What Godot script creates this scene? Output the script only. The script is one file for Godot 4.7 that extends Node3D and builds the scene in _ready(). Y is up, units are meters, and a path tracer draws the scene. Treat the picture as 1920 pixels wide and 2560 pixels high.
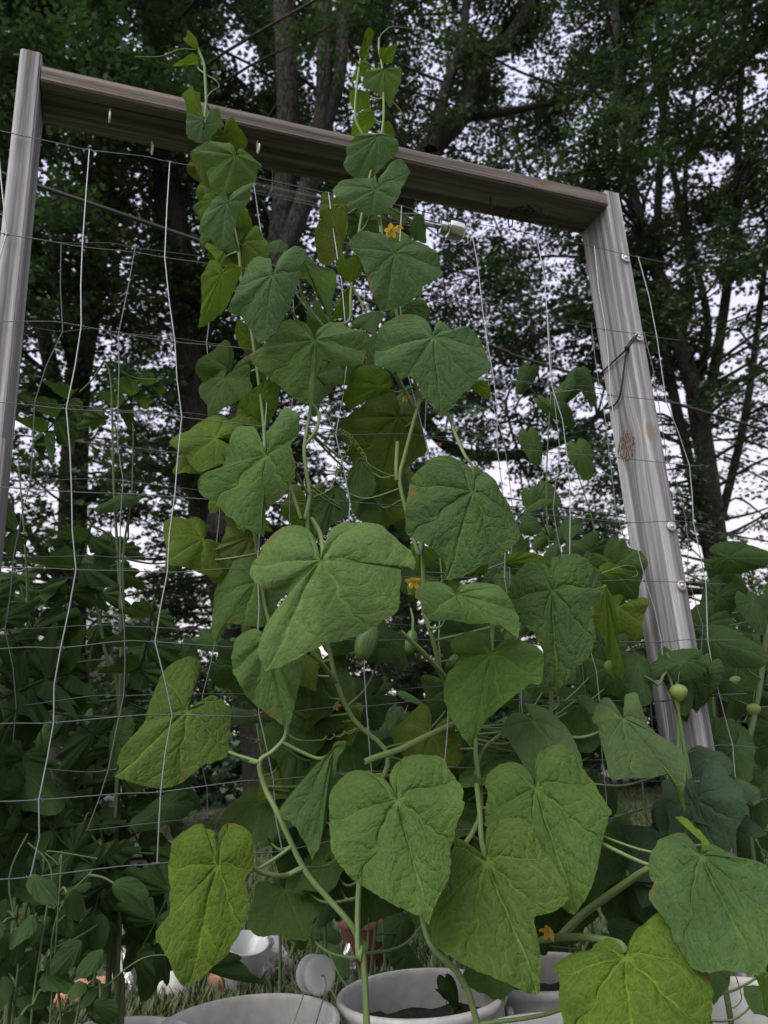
extends Node3D

const LEAVES := [
[0,"YG",[-327,2127,-1218],[37,-600,799],[-16,40],[-17,28,-27,23,-16,11,-4,7,4,0,3,21,-5,30,-16,40]],
[0,"YG",[-324,2105,-1219],[323,-777,541],[-48,-30],[-32,-24,-10,-14,1,-8,1,4,-12,9,-31,-11,-49,-30]],
[0,"YG",[-312,1955,-1213],[-62,-607,793],[-11,59],[-29,29,-33,-3,-13,-11,1,-1,1,16,0,30,4,42,-9,46,-11,59,-23,48,-36,43]],
[0,"BG",[-307,1931,-1199],[79,-316,945],[-14,-39],[-33,-32,-15,-40,8,-43,4,-25,0,6,-19,14,-33,10]],
[0,"BG",[-303,1914,-1195],[527,-375,762],[25,-4],[2,-10,9,-29,15,-24,21,-6,39,17,29,28,25,46,6,36,0,15,1,5]],
[0,"G",[-246,1850,-1206],[267,-337,903],[-24,-78],[-85,-6,-58,-22,-50,-41,-43,-71,-32,-77,-16,-77,-4,-67,16,-54,41,-45,43,-38,43,-21,55,-11,41,-1,29,9,10,17,1,3,-1,17,-11,26,-27,25,-49,22,-69,9]],
[0,"PY",[-314,1854,-1218],[-343,-678,650],[-8,-53],[-21,-13,-18,-41,-6,-56,4,-26,6,2,-6,13,-16,24]],
[0,"YG",[-295,1770,-1230],[-150,-524,838],[-33,-14],[-23,-4,-33,-14,-30,-25,-6,-19,13,-2,5,15,-15,14]],
[0,"BG",[-249,1697,-1151],[70,-320,945],[-17,-78],[-40,-51,-29,-69,-18,-78,-3,-75,6,-63,12,-44,19,-17,31,-6,41,8,44,23,52,39,29,31,9,21,4,4,-1,2,-3,14,-10,19,-28,4,-42,-13,-49,-34,-54,-53]],
[0,"YG",[-253,1750,-1236],[337,-709,620],[-15,-108],[-21,-35,-43,-54,-33,-77,-31,-102,-2,-108,2,-85,6,-73,27,-68,37,-57,36,-32,43,-23,35,-5,15,20,2,3]],
[0,"YG",[-272,1597,-1217],[111,-439,891],[-47,-98],[-10,24,-23,26,-28,9,-40,-7,-38,-19,-39,-49,-43,-80,-48,-99,-36,-93,-19,-84,-5,-71,6,-62,18,-36,25,-19,34,-1,35,14,20,20,8,15,2,5,0,13]],
[0,"YG",[-245,1519,-1313],[-14,-491,871],[-20,-14],[-21,4,-18,-15,-7,-27,21,-24,28,0,7,22,-13,35,-21,19]],
[0,"YG",[-236,1427,-1317],[-16,-445,895],[-42,-10],[-42,-11,-39,-27,-32,-41,-19,-33,-16,-22,-6,-19,7,-23,39,-25,37,4,-5,41,-18,24,-35,14,-42,0]],
[0,"YG",[-215,1323,-1293],[144,-479,866],[-95,-9],[-87,-24,-76,-39,-66,-61,-48,-39,-18,-17,-9,-10,1,-2,11,-3,18,12,29,32,33,52,35,80,18,88,-8,71,-32,53,-40,42,-42,29,-47,14,-69,5,-93,0,-97,-8]],
[0,"G",[-184,1215,-1165],[61,43,997],[-10,-134],[-107,-62,-92,-73,-78,-83,-63,-100,-52,-109,-40,-117,-25,-129,-10,-135,-14,-125,-20,-106,-18,-90,1,-85,19,-73,32,-57,42,-39,45,-24,45,-13,41,2,37,15,41,23,51,38,52,56,54,74,42,82,33,90,23,90,16,72,6,55,-3,42,0,31,6,18,4,6,0,3,-8,7,-14,23,-12,34,-17,45,-23,57,-37,58,-49,59,-59,42,-63,25,-68,-1,-74,-17,-89,-21,-102,-25,-110,-37,-112,-49]],
[0,"PY",[-199,1133,-1192],[680,-381,626],[20,-48],[-11,-12,1,-24,13,-44,21,-48,18,-27,8,9,-11,2]],
[0,"PY",[-230,1122,-1308],[247,-351,903],[-88,-53],[-84,-73,-58,-92,-38,-92,-4,-79,-5,-58,-3,-41,7,-30,11,0,-7,11,-36,27,-55,35,-49,16,-54,-5,-62,-22,-80,-35,-90,-54]],
[0,"G",[-229,1034,-1303],[90,102,991],[-69,-104],[-72,-27,-74,-52,-74,-87,-69,-105,-66,-95,-57,-71,-42,-70,-18,-72,11,-79,23,-56,48,-27,56,-14,36,-5,16,11,-1,3,-14,12,-14,34,6,57,11,84,-24,72,-39,45,-51,14,-68,-1]],
[0,"G",[-200,928,-1245],[322,102,941],[27,-143],[-55,-50,-46,-71,-37,-87,-20,-103,2,-121,22,-138,29,-142,37,-118,44,-98,50,-76,60,-48,63,-27,53,-8,30,12,16,17,-1,4,-15,20,-36,15,-50,3,-57,-27]],
[0,"LY",[-336,825,-1279],[243,288,926],[-106,-98],[-89,-105,-72,-111,-50,-116,-26,-119,-8,-112,10,-102,21,-92,39,-87,50,-82,64,-77,65,-56,68,-27,71,3,60,12,51,23,39,27,28,22,26,9,12,8,1,1,-1,11,2,25,12,41,19,60,23,79,13,93,-1,96,-16,89,-32,81,-45,64,-53,39,-61,15,-66,-10,-73,-20,-86,-38,-99,-57,-105,-77,-99,-86,-107,-98]],
[0,"YD",[-252,611,-1129],[137,355,925],[-34,-137],[-75,-82,-69,-90,-61,-102,-55,-111,-49,-124,-43,-134,-34,-138,-22,-134,-10,-127,0,-117,7,-113,16,-107,19,-100,28,-90,34,-78,40,-64,44,-52,42,-39,37,-30,35,-19,41,-13,47,-5,49,10,48,24,45,37,39,46,30,52,19,56,8,55,1,46,0,31,2,6,-1,4,-5,24,-4,42,-6,47,-13,50,-21,50,-19,55,-23,59,-36,56,-48,48,-60,39,-64,29,-65,20,-67,6,-66,-6,-62,-18,-62,-29,-60,-47,-61,-58,-71,-66,-76,-74]],
[0,"DG",[-96,752,-1209],[-290,255,922],[-26,-156],[-80,-94,-65,-101,-53,-107,-42,-123,-32,-140,-26,-156,-25,-146,-14,-137,-10,-120,-6,-94,-5,-68,-3,-48,4,-36,6,-22,13,-5,20,13,0,13,-6,-2,-12,-19,-29,-30,-49,-44,-67,-56,-78,-68,-85,-80]],
[1,"YD",[6,2219,-1344],[-260,-767,587],[42,50],[28,44,23,31,9,21,-4,10,0,-1,18,-3,27,14,37,21,47,37,42,50]],
[1,"YG",[24,2198,-1341],[162,-778,607],[-40,-41],[-29,-36,-20,-33,-12,-21,1,-9,4,2,-11,8,-24,-2,-29,-19,-40,-41]],
[1,"YD",[49,2221,-1361],[151,-778,610],[34,47],[-1,13,-1,-1,14,4,30,4,33,30,35,47,24,39,10,33,-7,29]],
[1,"G",[55,2159,-1320],[27,-419,908],[10,-78],[-48,-30,-36,-37,-20,-44,-11,-53,3,-65,11,-79,17,-63,28,-39,36,-26,41,-2,35,7,23,3,6,2,1,1,-3,7,-22,5,-41,-1,-47,-19]],
[1,"YG",[-3,2138,-1352],[-257,-692,675],[-27,-33],[-25,-8,-26,-23,-22,-40,-5,-38,15,-40,16,-30,26,-13,14,-4,-3,5,-20,6]],
[1,"YG",[26,2074,-1352],[74,-756,650],[-48,-46],[-46,-29,-48,-46,-29,-44,-10,-37,4,-21,5,0,-4,11,-23,6,-43,-14]],
[1,"YG",[55,2047,-1353],[138,-548,825],[9,-30],[-5,-21,5,-31,21,-26,16,-11,6,6,-6,1]],
[1,"BG",[34,1957,-1291],[-122,-390,913],[-61,-75],[-73,-61,-61,-76,-38,-77,-23,-79,-15,-72,2,-63,15,-52,32,-39,41,-26,35,-8,16,0,10,7,3,4,-1,9,-11,6,-28,11,-52,4,-71,-11,-72,-30,-83,-46]],
[1,"BG",[20,1784,-1243],[16,-238,971],[-15,-46],[-76,-14,-58,-30,-48,-26,-32,-39,-23,-45,6,-48,21,-42,32,-32,43,-19,51,2,60,19,71,37,60,51,53,63,32,55,19,38,8,26,1,4,-3,25,-20,25,-43,24,-66,25,-86,7]],
[1,"PY",[-56,1745,-1353],[-270,-796,542],[10,73],[-20,60,-45,43,-53,25,-61,3,-64,-15,-48,-34,-27,-25,-9,-15,5,1,22,19,32,36,35,54,28,65,10,74]],
[1,"DG",[-10,1826,-1392],[6,-612,791],[-32,-33],[-36,19,-33,-9,-32,-33,-16,-34,8,-29,36,-28,50,-20,54,6,24,20,-3,26,-26,36]],
[1,"DG",[115,1877,-1440],[95,-385,918],[17,-63],[-16,-52,3,-61,18,-65,16,-31,12,0,-9,-3,-23,-26]],
[1,"BG",[50,1662,-1276],[60,-267,962],[-25,-111],[-81,10,-68,-7,-58,-40,-52,-68,-43,-90,-35,-106,-16,-111,12,-100,27,-91,39,-84,53,-80,49,-68,63,-59,75,-55,92,-43,89,-15,82,4,62,17,43,24,27,30,8,26,0,4,-8,32,-19,40,-38,43,-63,46,-78,38,-92,22]],
[1,"YD",[-40,1631,-1316],[22,-666,745],[-13,50],[-24,34,-27,21,-12,2,0,-2,12,3,25,12,23,39,17,50,7,49,-5,38,-11,51,-23,47]],
[1,"BG",[-170,1550,-1160],[-23,-244,969],[-26,-120],[-73,-65,-62,-67,-46,-92,-37,-112,-27,-121,-14,-111,4,-95,17,-73,28,-54,36,-36,46,-9,50,12,54,19,60,37,50,49,36,48,20,41,9,28,5,7,0,2,-4,10,-1,31,-16,33,-22,39,-31,36,-47,22,-52,7,-61,-12,-73,-37,-84,-59]],
[1,"BG",[-121,1603,-1200],[705,-387,595],[95,-74],[-1,-7,2,-29,13,-26,33,-30,59,-44,85,-62,95,-75,100,-52,94,-35,97,-19,93,8,74,16,42,7,28,12,3,22,-15,23]],
[1,"BG",[-173,1643,-1223],[135,-273,952],[7,22],[-16,-3,-2,-7,16,-3,25,12,7,23,-9,18,-22,5]],
[1,"YG",[-43,1623,-1326],[-232,-664,711],[-35,-57],[-41,-32,-55,-53,-42,-54,-16,-62,-6,-37,6,-9,-4,3,-34,-19]],
[1,"G",[-106,1455,-1227],[149,-101,984],[-14,-117],[-112,-45,-100,-58,-83,-72,-62,-85,-52,-98,-42,-105,-29,-113,-14,-118,-7,-91,2,-61,5,-43,13,-34,26,-38,43,-46,62,-48,82,-44,89,-35,92,-16,99,5,89,23,76,21,65,25,48,39,30,41,15,33,4,24,6,12,0,3,-5,10,-7,21,-15,33,-30,39,-43,42,-56,39,-69,17,-87,-1,-104,-20,-118,-31]],
[1,"LG",[-99,1024,-1123],[23,214,977],[-79,-166],[-100,-26,-87,-38,-74,-40,-53,-39,-51,-47,-63,-65,-76,-80,-84,-95,-89,-112,-93,-129,-91,-146,-83,-159,-80,-167,-78,-163,-68,-161,-52,-157,-32,-148,-11,-138,9,-128,40,-120,64,-108,87,-98,109,-85,114,-77,115,-57,119,-34,120,-6,128,-15,138,-25,143,-6,137,11,122,27,106,45,93,61,80,68,58,71,33,70,18,58,11,46,9,26,7,8,1,2,-4,8,-8,24,-7,39,-11,49,-20,63,-31,71,-54,71,-67,66,-82,48,-91,34,-95,17,-101,16,-108,6,-109,-11]],
[1,"MG",[-5,680,-1137],[4,462,887],[29,-159],[-94,-32,-93,-56,-85,-73,-74,-87,-61,-100,-48,-108,-33,-121,-14,-134,-1,-140,13,-146,26,-150,28,-159,31,-158,37,-145,45,-129,56,-115,64,-102,65,-83,68,-63,75,-52,80,-35,89,-23,93,-13,90,-4,94,7,92,20,83,36,75,49,72,64,64,69,49,72,28,74,11,69,0,58,-8,43,-9,26,-2,17,0,3,-5,11,-12,31,-19,40,-29,49,-40,55,-54,57,-67,51,-81,37,-92,27,-96,12,-95,-12]],
[1,"LY",[117,586,-1205],[13,523,852],[44,-166],[-88,-96,-76,-109,-54,-124,-40,-132,-23,-141,-10,-146,2,-153,14,-159,30,-164,44,-167,48,-164,50,-149,54,-137,56,-122,57,-100,54,-82,58,-75,76,-75,93,-69,107,-58,107,-33,100,-16,100,0,90,16,82,29,79,45,71,58,57,66,35,66,16,57,6,45,4,27,3,9,-2,2,-5,15,-14,26,-27,36,-38,41,-43,30,-50,9,-51,-7,-64,-31,-77,-53,-84,-72]],
[2,"BG",[112,1483,-1289],[11,-131,991],[5,-154],[-105,-51,-92,-57,-77,-69,-66,-82,-52,-71,-39,-79,-33,-93,-28,-112,-13,-129,-3,-144,5,-154,17,-145,31,-134,41,-120,58,-107,78,-87,90,-79,106,-64,101,-44,94,-24,88,-5,76,10,61,19,49,12,39,11,31,20,25,30,9,36,-1,4,-7,36,-22,47,-45,51,-63,47,-86,38,-104,25,-109,-6,-116,-46]],
[2,"YD",[196,1447,-1417],[227,-484,845],[40,-35],[18,-26,40,-35,41,-12,31,2,10,8,-7,-12]],
[2,"BG",[9,1563,-1324],[-89,-200,976],[-5,-47],[-50,-26,-35,-25,-19,-37,-6,-48,0,-27,11,-13,14,-2,0,5,-16,4,-33,1,-53,-14]],
[2,"DG",[77,1638,-1425],[-50,-373,927],[38,-25],[-42,-9,-43,-24,-2,-30,42,-31,45,-14,34,10,14,14,-10,6]],
[2,"YG",[5,1428,-1376],[-91,-440,893],[-72,-25],[-73,-26,-57,-37,-42,-29,-21,-21,18,-14,27,7,22,28,-3,43,-26,47,-46,40,-52,12,-64,7,-74,-7]],
[2,"OL",[39,1368,-1389],[-27,-275,961],[-52,-154],[-92,16,-122,-5,-118,-27,-105,-52,-104,-71,-89,-93,-67,-121,-49,-129,-53,-145,-53,-155,-33,-144,-11,-132,2,-116,10,-100,30,-85,54,-72,53,-53,44,-22,40,0,27,8,13,16,1,2,6,17,-2,43,-13,54,-37,53,-57,40,-74,25]],
[2,"DG",[-39,1277,-1381],[-136,-15,991],[-25,-84],[-31,-60,-25,-85,-2,-77,22,-66,28,-47,14,3,-4,10,-24,-12,-32,-36]],
[2,"DG",[-24,1212,-1408],[17,-55,998],[-6,-45],[-30,-44,16,-51,21,-39,18,-11,5,7,-16,-4,-26,-18]],
[2,"DG",[-87,1220,-1363],[-19,-17,1000],[-37,-106],[-47,-58,-44,-88,-37,-107,-18,-74,20,-55,23,-35,16,-3,-2,7,-32,-14,-42,-30]],
[2,"DG",[157,1168,-1273],[-26,103,994],[-60,-152],[-122,-66,-104,-81,-88,-91,-73,-105,-56,-127,-62,-148,-58,-154,-42,-154,-20,-147,4,-136,27,-127,44,-115,58,-103,67,-95,75,-82,73,-64,65,-41,61,-20,50,-4,42,18,31,33,22,43,14,54,6,54,6,39,8,25,4,7,0,4,2,35,2,51,-7,59,-23,70,-38,75,-59,76,-72,69,-91,54,-109,36,-112,17,-117,-5,-121,-39]],
[2,"YG",[66,1110,-1400],[-45,-333,942],[17,-67],[-21,-14,-13,-49,-5,-70,18,-72,45,-65,50,-31,26,-11,2,0,-18,8]],
[2,"YD",[188,1069,-1424],[-41,-216,976],[-65,-23],[-66,-28,-29,-25,1,-16,5,7,-42,-11,-76,-15]],
[2,"G",[112,984,-1257],[67,330,942],[88,-84],[-69,3,-60,-11,-57,-30,-46,-42,-27,-42,-4,-43,24,-50,51,-54,69,-60,84,-71,89,-84,96,-64,99,-38,93,-18,84,1,77,16,54,25,34,26,12,24,6,15,-1,2,-7,11,-15,26,-23,33,-38,35,-56,28,-66,17]],
[2,"YD",[230,1074,-1440],[-154,-217,964],[82,-18],[2,-10,29,-11,64,-10,84,-19,77,1,56,14,27,20,7,16,-5,3]],
[2,"DG",[297,1007,-1381],[-110,133,985],[-19,-178],[-83,-6,-71,-18,-63,-38,-57,-60,-42,-77,-38,-91,-29,-110,-31,-140,-34,-160,-21,-178,-6,-175,8,-160,15,-146,36,-137,56,-116,66,-85,65,-56,77,-30,92,-10,92,7,89,21,94,34,80,41,69,56,47,70,23,69,4,62,6,39,10,14,0,4,-1,17,-1,43,-10,55,-26,59,-47,55,-62,39,-75,18,-85,-2]],
[2,"YG",[417,1021,-1469],[334,-213,918],[43,-176],[-8,-20,-22,-39,-25,-66,-9,-86,0,-108,13,-130,26,-160,44,-177,46,-158,36,-127,40,-103,30,-80,34,-53,31,-25,15,3,0,8]],
[2,"YD",[437,1067,-1541],[-183,-193,964],[47,-4],[-1,-9,12,-19,33,-9,48,-5,30,13,14,19,-7,10]],
[2,"VG",[167,891,-1310],[-191,172,966],[-45,-151],[-86,-68,-80,-90,-69,-114,-57,-136,-45,-151,-43,-141,-32,-126,-17,-106,6,-89,23,-78,43,-65,58,-54,74,-58,79,-49,82,-32,86,-11,84,-3,74,10,56,19,32,24,15,18,4,6,-1,9,-2,34,-15,43,-40,45,-60,37,-71,22,-67,9,-55,1,-63,-11,-79,-27,-85,-47]],
[2,"GG",[240,781,-1401],[-59,448,892],[-21,-85],[-58,-22,-48,-28,-39,-50,-31,-69,-24,-83,-14,-103,5,-99,42,-97,72,-88,70,-60,65,-30,52,-5,38,13,15,32,1,38,-14,39,-3,27,0,4,-12,19,-27,23,-38,15,-52,2,-58,-12]],
[2,"GG",[396,776,-1397],[-128,355,926],[75,-130],[-52,-1,-42,-8,-44,-31,-41,-53,-40,-85,-39,-106,-19,-103,2,-102,22,-103,41,-99,54,-94,60,-101,67,-116,74,-131,81,-113,87,-90,89,-73,84,-58,71,-42,53,-32,42,-14,41,2,34,24,35,50,11,48,12,32,13,16,5,3,-1,2,-6,15,-10,27,-16,41,-32,40,-40,29,-47,15]],
[2,"YG",[479,677,-1439],[368,37,929],[10,-65],[-1,-15,10,-32,15,-53,10,-66,18,-61,23,-51,22,-30,13,-13,1,5,-7,5]],
[2,"DG",[350,807,-1486],[-227,137,964],[-19,-62],[-49,-25,-32,-39,-19,-63,-3,-59,19,-49,14,-33,8,-10,-6,10,-21,13,-46,3]],
[2,"GG",[339,817,-1460],[-52,377,925],[21,-33],[0,-12,17,-33,29,-29,31,-7,13,7,-8,6]],
[2,"MG",[214,677,-1295],[-82,456,886],[32,-183],[-74,-1,-80,-20,-84,-38,-84,-58,-61,-52,-36,-67,-18,-96,-6,-127,7,-158,19,-180,33,-184,43,-171,56,-158,67,-141,79,-111,88,-86,98,-67,103,-52,113,-43,109,-34,103,-18,96,4,85,26,72,46,64,64,51,75,35,73,17,67,6,50,5,28,4,6,-1,3,-3,19,-6,32,-18,44,-37,47,-56,41,-72,28,-80,13]],
[2,"YD",[287,465,-1162],[-174,687,706],[-6,-123],[-90,-22,-88,-37,-90,-58,-87,-76,-85,-93,-43,-117,-6,-123,25,-114,78,-99,86,-82,95,-65,100,-51,103,-34,103,-18,94,-3,79,14,67,28,62,46,56,67,46,63,33,55,20,47,13,34,10,16,4,4,-1,2,-3,14,-8,22,-17,28,-28,29,-38,24,-41,18,-53,12,-72,10,-87,0,-94,-12]],
[2,"DG",[416,581,-1180],[-356,581,732],[54,-149],[-71,-32,-65,-38,-73,-50,-73,-64,-61,-77,-50,-92,-44,-110,-34,-128,-23,-145,-6,-150,18,-147,36,-148,54,-149,63,-143,74,-124,83,-95,93,-59,91,-15,74,-7,53,-1,36,11,20,20,7,20,4,9,-1,3,-8,13,-14,24,-16,37,-27,40,-44,39,-58,33,-63,20,-70,2,-72,-15]],
[2,"YG",[427,593,-1189],[-73,284,956],[-31,38],[-27,34,-18,26,-10,17,-4,10,-3,-2,-9,-14,0,-11,8,0,6,11,-3,21,-11,32,-23,41,-33,39]],
[2,"DG",[458,401,-1313],[-300,408,862],[-13,-43],[-14,-45,0,-33,17,-14,21,6,-11,5]],
[2,"YD",[528,395,-1308],[-354,328,876],[-9,-51],[-9,-24,-10,-51,9,-32,9,6,-15,3]],
[2,"DG",[567,335,-1430],[-302,575,761],[-18,-30],[-27,-8,-18,-30,9,-33,17,1,-6,15,-29,9]],
[3,"SQ",[598,636,-1548],[-299,558,774],[70,-78],[-23,-65,-5,-61,5,-39,10,-56,24,-78,48,-90,71,-79,53,-64,37,-37,22,-22,35,-25,55,-31,70,-19,72,6,55,20,36,34,13,29,0,4,-11,22,-29,21,-43,13,-31,-10,-41,-25,-47,-55]],
[3,"SQ",[595,694,-1563],[-439,523,731],[-40,-37],[-37,-9,-41,-39,-29,-38,-8,-23,14,-37,41,-30,43,-2,24,17,6,21,-12,35,-27,28,-41,21]]
]
const LEAF_COLORS := {"YG":[0.160,0.262,0.044],"YD":[0.140,0.228,0.038],"PY":[0.185,0.250,0.085],"BG":[0.120,0.218,0.102],"G":[0.130,0.232,0.076],"LG":[0.155,0.262,0.088],"MG":[0.122,0.212,0.060],"DG":[0.098,0.178,0.064],"OL":[0.105,0.165,0.036],"LY":[0.145,0.240,0.060],"VG":[0.118,0.225,0.056],"GG":[0.122,0.198,0.084],"SQ":[0.072,0.122,0.076]}
const HUSKS := [[7,[545,835,-1518],0],[7,[430,890,-1538],0],[8,[522,983,-1734],1],[8,[859,802,-1915],0],[8,[880,876,-2030],0],[9,[470,897,-1767],0]]
const STEMS := [
["stem",0,3.9,2.2,[-65,449,-1221,-68,465,-1231,-78,507,-1216,-114,547,-1224,-149,588,-1232,-186,663,-1239,-208,702,-1252,-215,739,-1250,-195,754,-1257,-175,781,-1265,-180,845,-1284,-194,919,-1301,-213,994,-1304,-218,1065,-1281,-224,1136,-1257,-210,1229,-1262,-207,1311,-1274,-225,1495,-1257,-242,1594,-1250,-250,1686,-1247,-280,1824,-1236,-308,1946,-1225,-308,2000,-1225,-311,2065,-1224,-314,2100,-1223,-325,2133,-1219,-337,2163,-1214],99],
["stem",1,3.9,2.2,[-64,443,-1211,-72,472,-1208,-68,563,-1241,-49,661,-1302,-17,736,-1336,-69,795,-1327,-94,854,-1306,-107,922,-1291,-125,982,-1263,-131,1080,-1260,-132,1142,-1260,-136,1128,-1258,-128,1178,-1272,-133,1227,-1270,-134,1272,-1270,-121,1349,-1275,-112,1413,-1278,-108,1475,-1280,-85,1524,-1299,-46,1543,-1314,-39,1619,-1317,-14,1784,-1337,9,1879,-1324,43,2014,-1337,51,2102,-1340,53,2198,-1352,49,2264,-1361,51,2297,-1362],99],
["stem",2,4.1,2.2,[89,374,-1237,29,480,-1236,35,528,-1323,129,623,-1392,134,727,-1393,133,774,-1404,88,862,-1386,74,925,-1370,61,981,-1366,64,1034,-1366,66,1107,-1357,58,1076,-1343,48,1128,-1350,38,1174,-1346,32,1225,-1344,44,1269,-1348,70,1351,-1347,81,1385,-1352,81,1391,-1352,70,1441,-1347,48,1583,-1361,35,1693,-1356,26,1808,-1352,25,1806,-1352,21,1906,-1350,5,1995,-1344,-13,2053,-1337,-4,2154,-1341,6,2221,-1344],99],
["petiole",0,2.6,3.2,[-337,825,-1284,-317,792,-1339,-284,760,-1357,-257,748,-1309,-227,740,-1256,-216,739,-1249],99],
["petiole",0,3,3.8,[-253,611,-1134,-239,607,-1166,-215,601,-1175,-202,592,-1180,-184,584,-1197,-172,580,-1223,-160,584,-1228,-149,588,-1232],99],
["petiole",1,3,3.4,[-131,898,-1217,-114,884,-1267,-94,856,-1307],99],
["petiole",1,4.5,4.8,[100,782,-1412,48,763,-1371,3,745,-1333,-36,735,-1307,-54,729,-1300],99],
["petiole",2,3.6,4,[16,938,-1316,51,905,-1340,85,869,-1375,90,860,-1387],99],
["petiole",2,3.6,4,[35,1408,-1281,50,1392,-1319,70,1366,-1347],99],
["petiole",2,2.6,2.6,[133,1359,-1361,142,1298,-1332,152,1247,-1304,163,1225,-1303,164,1198,-1303,158,1171,-1279],99],
["petiole",2,3,3,[177,947,-1335,173,919,-1333,168,893,-1315],99],
["petiole",2,3.2,3.4,[288,833,-1452,285,797,-1462,279,759,-1459],99],
["petiole",2,4.5,6,[419,580,-1192,413,561,-1296,380,544,-1326,343,517,-1355,282,477,-1375,245,446,-1382],99],
["petiole",2,4,5,[290,463,-1174,301,464,-1232,267,467,-1262,235,461,-1303,206,449,-1346],99],
["petiole",2,3.5,4,[119,585,-1216,124,599,-1315,129,638,-1359,130,682,-1381],99],
["petiole",2,2.6,3,[181,761,-1390,155,743,-1401,142,725,-1407,130,690,-1403],99],
["petiole",1,3.2,3.4,[-100,1026,-1133,-102,1055,-1197,-110,1101,-1247,-125,1132,-1263],99],
["petiole",2,3,3,[33,1301,-1355,27,1243,-1342,27,1220,-1342],99],
["petiole",2,3,3,[24,1798,-1341,26,1785,-1352,27,1767,-1353],99],
["petiole",1,2.5,2.2,[-40,1622,-1316,-32,1610,-1320,-21,1587,-1324,-17,1569,-1325],99],
["petiole",1,2.6,2.8,[-120,1354,-1275,-107,1329,-1270,-112,1298,-1268,-132,1273,-1271],99],
["petiole",0,2.8,2.6,[-145,1200,-1212,-139,1193,-1257,-127,1176,-1272],99],
["petiole",1,2.4,2.6,[-160,1196,-1260,-153,1168,-1263,-142,1130,-1256],99],
["tendril",1,1.1,0.7,[-108,1348,-1269,-92,1328,-1275,-84,1303,-1278,-70,1300,-1284,-52,1303,-1322],3],
["tendril",2,1.1,0.7,[23,1223,-1330,-3,1232,-1320,-24,1245,-1312,-28,1254,-1310,-49,1296,-1324],3],
["tendril",1,1.1,0.7,[-122,1174,-1274,-95,1189,-1285,-85,1208,-1288,-80,1226,-1301,-73,1250,-1304,-53,1298,-1322],3],
["tendril",0,1.1,0.7,[-171,778,-1256,-153,768,-1263,-120,767,-1297,-115,769,-1298,-53,784,-1333],3],
["tendril",0,1.1,0.7,[-329,2129,-1217,-359,2120,-1206,-393,2090,-1193,-437,2074,-1176],9],
["tendril",0,1.1,0.7,[-306,2070,-1226,-289,2053,-1222,-282,2038,-1224,-297,2020,-1219,-308,1989,-1214,-311,1946,-1213],9],
["tendril",1,1.1,0.7,[53,2298,-1362,59,2313,-1365,80,2340,-1373,114,2350,-1386,153,2357,-1400,183,2349,-1412],9],
["tendril",1,1.1,0.7,[69,2101,-1347,85,2082,-1353,95,2059,-1357],9],
["tendril",2,1.1,0.7,[407,1044,-1444,443,1059,-1479,481,1074,-1525,505,1073,-1545,509,1058,-1547,494,1052,-1541],9],
["tendril",2,1.1,0.7,[481,401,-1301,485,376,-1302,483,365,-1301,468,358,-1296,460,365,-1293,466,368,-1295],9],
["stem",3,6,4,[720,222,-1809,749,391,-1820,761,622,-1824],99],
["stem",3,5,4,[670,227,-1801,706,439,-1814,743,682,-1828],99],
["stem",4,6,0.9,[-485,372,-1457,-495,414,-1454,-502,557,-1451,-506,788,-1449,-510,999,-1448,-534,1276,-1439,-548,1498,-1433,-563,1549,-1428],99],
["stem",4,3.6,0.8,[-504,870,-1450,-512,1129,-1447,-502,1250,-1451,-504,1411,-1450],99],
["stem",4,5,2,[-514,789,-1478,-547,960,-1466,-572,1094,-1456],99],
["stem",4,4.5,1.2,[-490,558,-1445,-524,612,-1432,-551,652,-1422],99],
["stem",5,6,0.9,[-633,410,-1369,-639,720,-1367,-651,1036,-1362,-684,1301,-1350],99],
["stem",5,4.5,0.9,[-640,388,-1452,-629,638,-1456,-659,879,-1445],99],
["stem",6,1.6,1,[-514,396,-1179,-505,539,-1182,-501,610,-1184,-532,649,-1172],99],
["stem",6,1.6,1,[-484,384,-1212,-502,488,-1205,-494,557,-1208,-456,602,-1222],99],
["stem",6,1.6,1,[-548,392,-1198,-546,509,-1199,-564,600,-1192,-545,659,-1199],99],
["stem",6,1.2,0.8,[-454,414,-1180,-418,458,-1194,-374,486,-1211,-332,483,-1227],99],
["stem",6,1.2,0.8,[-489,578,-1188,-493,615,-1187,-508,635,-1181,-444,619,-1205],99],
["stem",7,5,3,[503,533,-1518,539,765,-1531,550,843,-1535,537,897,-1531],99],
["stem",7,3,2,[540,782,-1526,591,859,-1546,624,868,-1559],99],
["stem",7,3,2,[540,782,-1526,503,835,-1512,476,853,-1502],99],
["stem",8,8,5,[665,483,-1842,731,622,-1867,801,678,-1893,881,823,-1924,947,991,-1949],99],
["stem",8,5,3,[830,605,-2118,864,898,-2131,903,1155,-2146],99],
["stem",8,5,3,[929,416,-2263,980,840,-2282,1007,1109,-2293],99],
["stem",9,3,1.5,[373,582,-1998,437,971,-2022,446,1350,-2025,505,1707,-2048],99],
["stem",9,3,1.5,[449,978,-2080,598,1238,-2137,565,1516,-2124],99],
["stem",10,4,2,[-318,502,-2109,-360,785,-2093,-394,1088,-2081],99],
["stem",10,4,2,[-205,490,-2152,-172,775,-2165,-117,921,-2186],99],
["stem",10,4,2,[-67,463,-2312,-80,707,-2307],99],
["stem",11,4,2,[-94,217,-1981,-63,403,-1992,-25,499,-2007],99],
["stem",11,4,2,[-202,288,-1832,-217,440,-1827],99],
["stem",12,4,2,[390,171,-2058,436,414,-2075,436,684,-2075],99],
["stem",12,4,2,[632,134,-2150,632,501,-2150,645,730,-2155],99],
["stem",12,4,2,[709,166,-2019,763,351,-2039],99]
]
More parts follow.
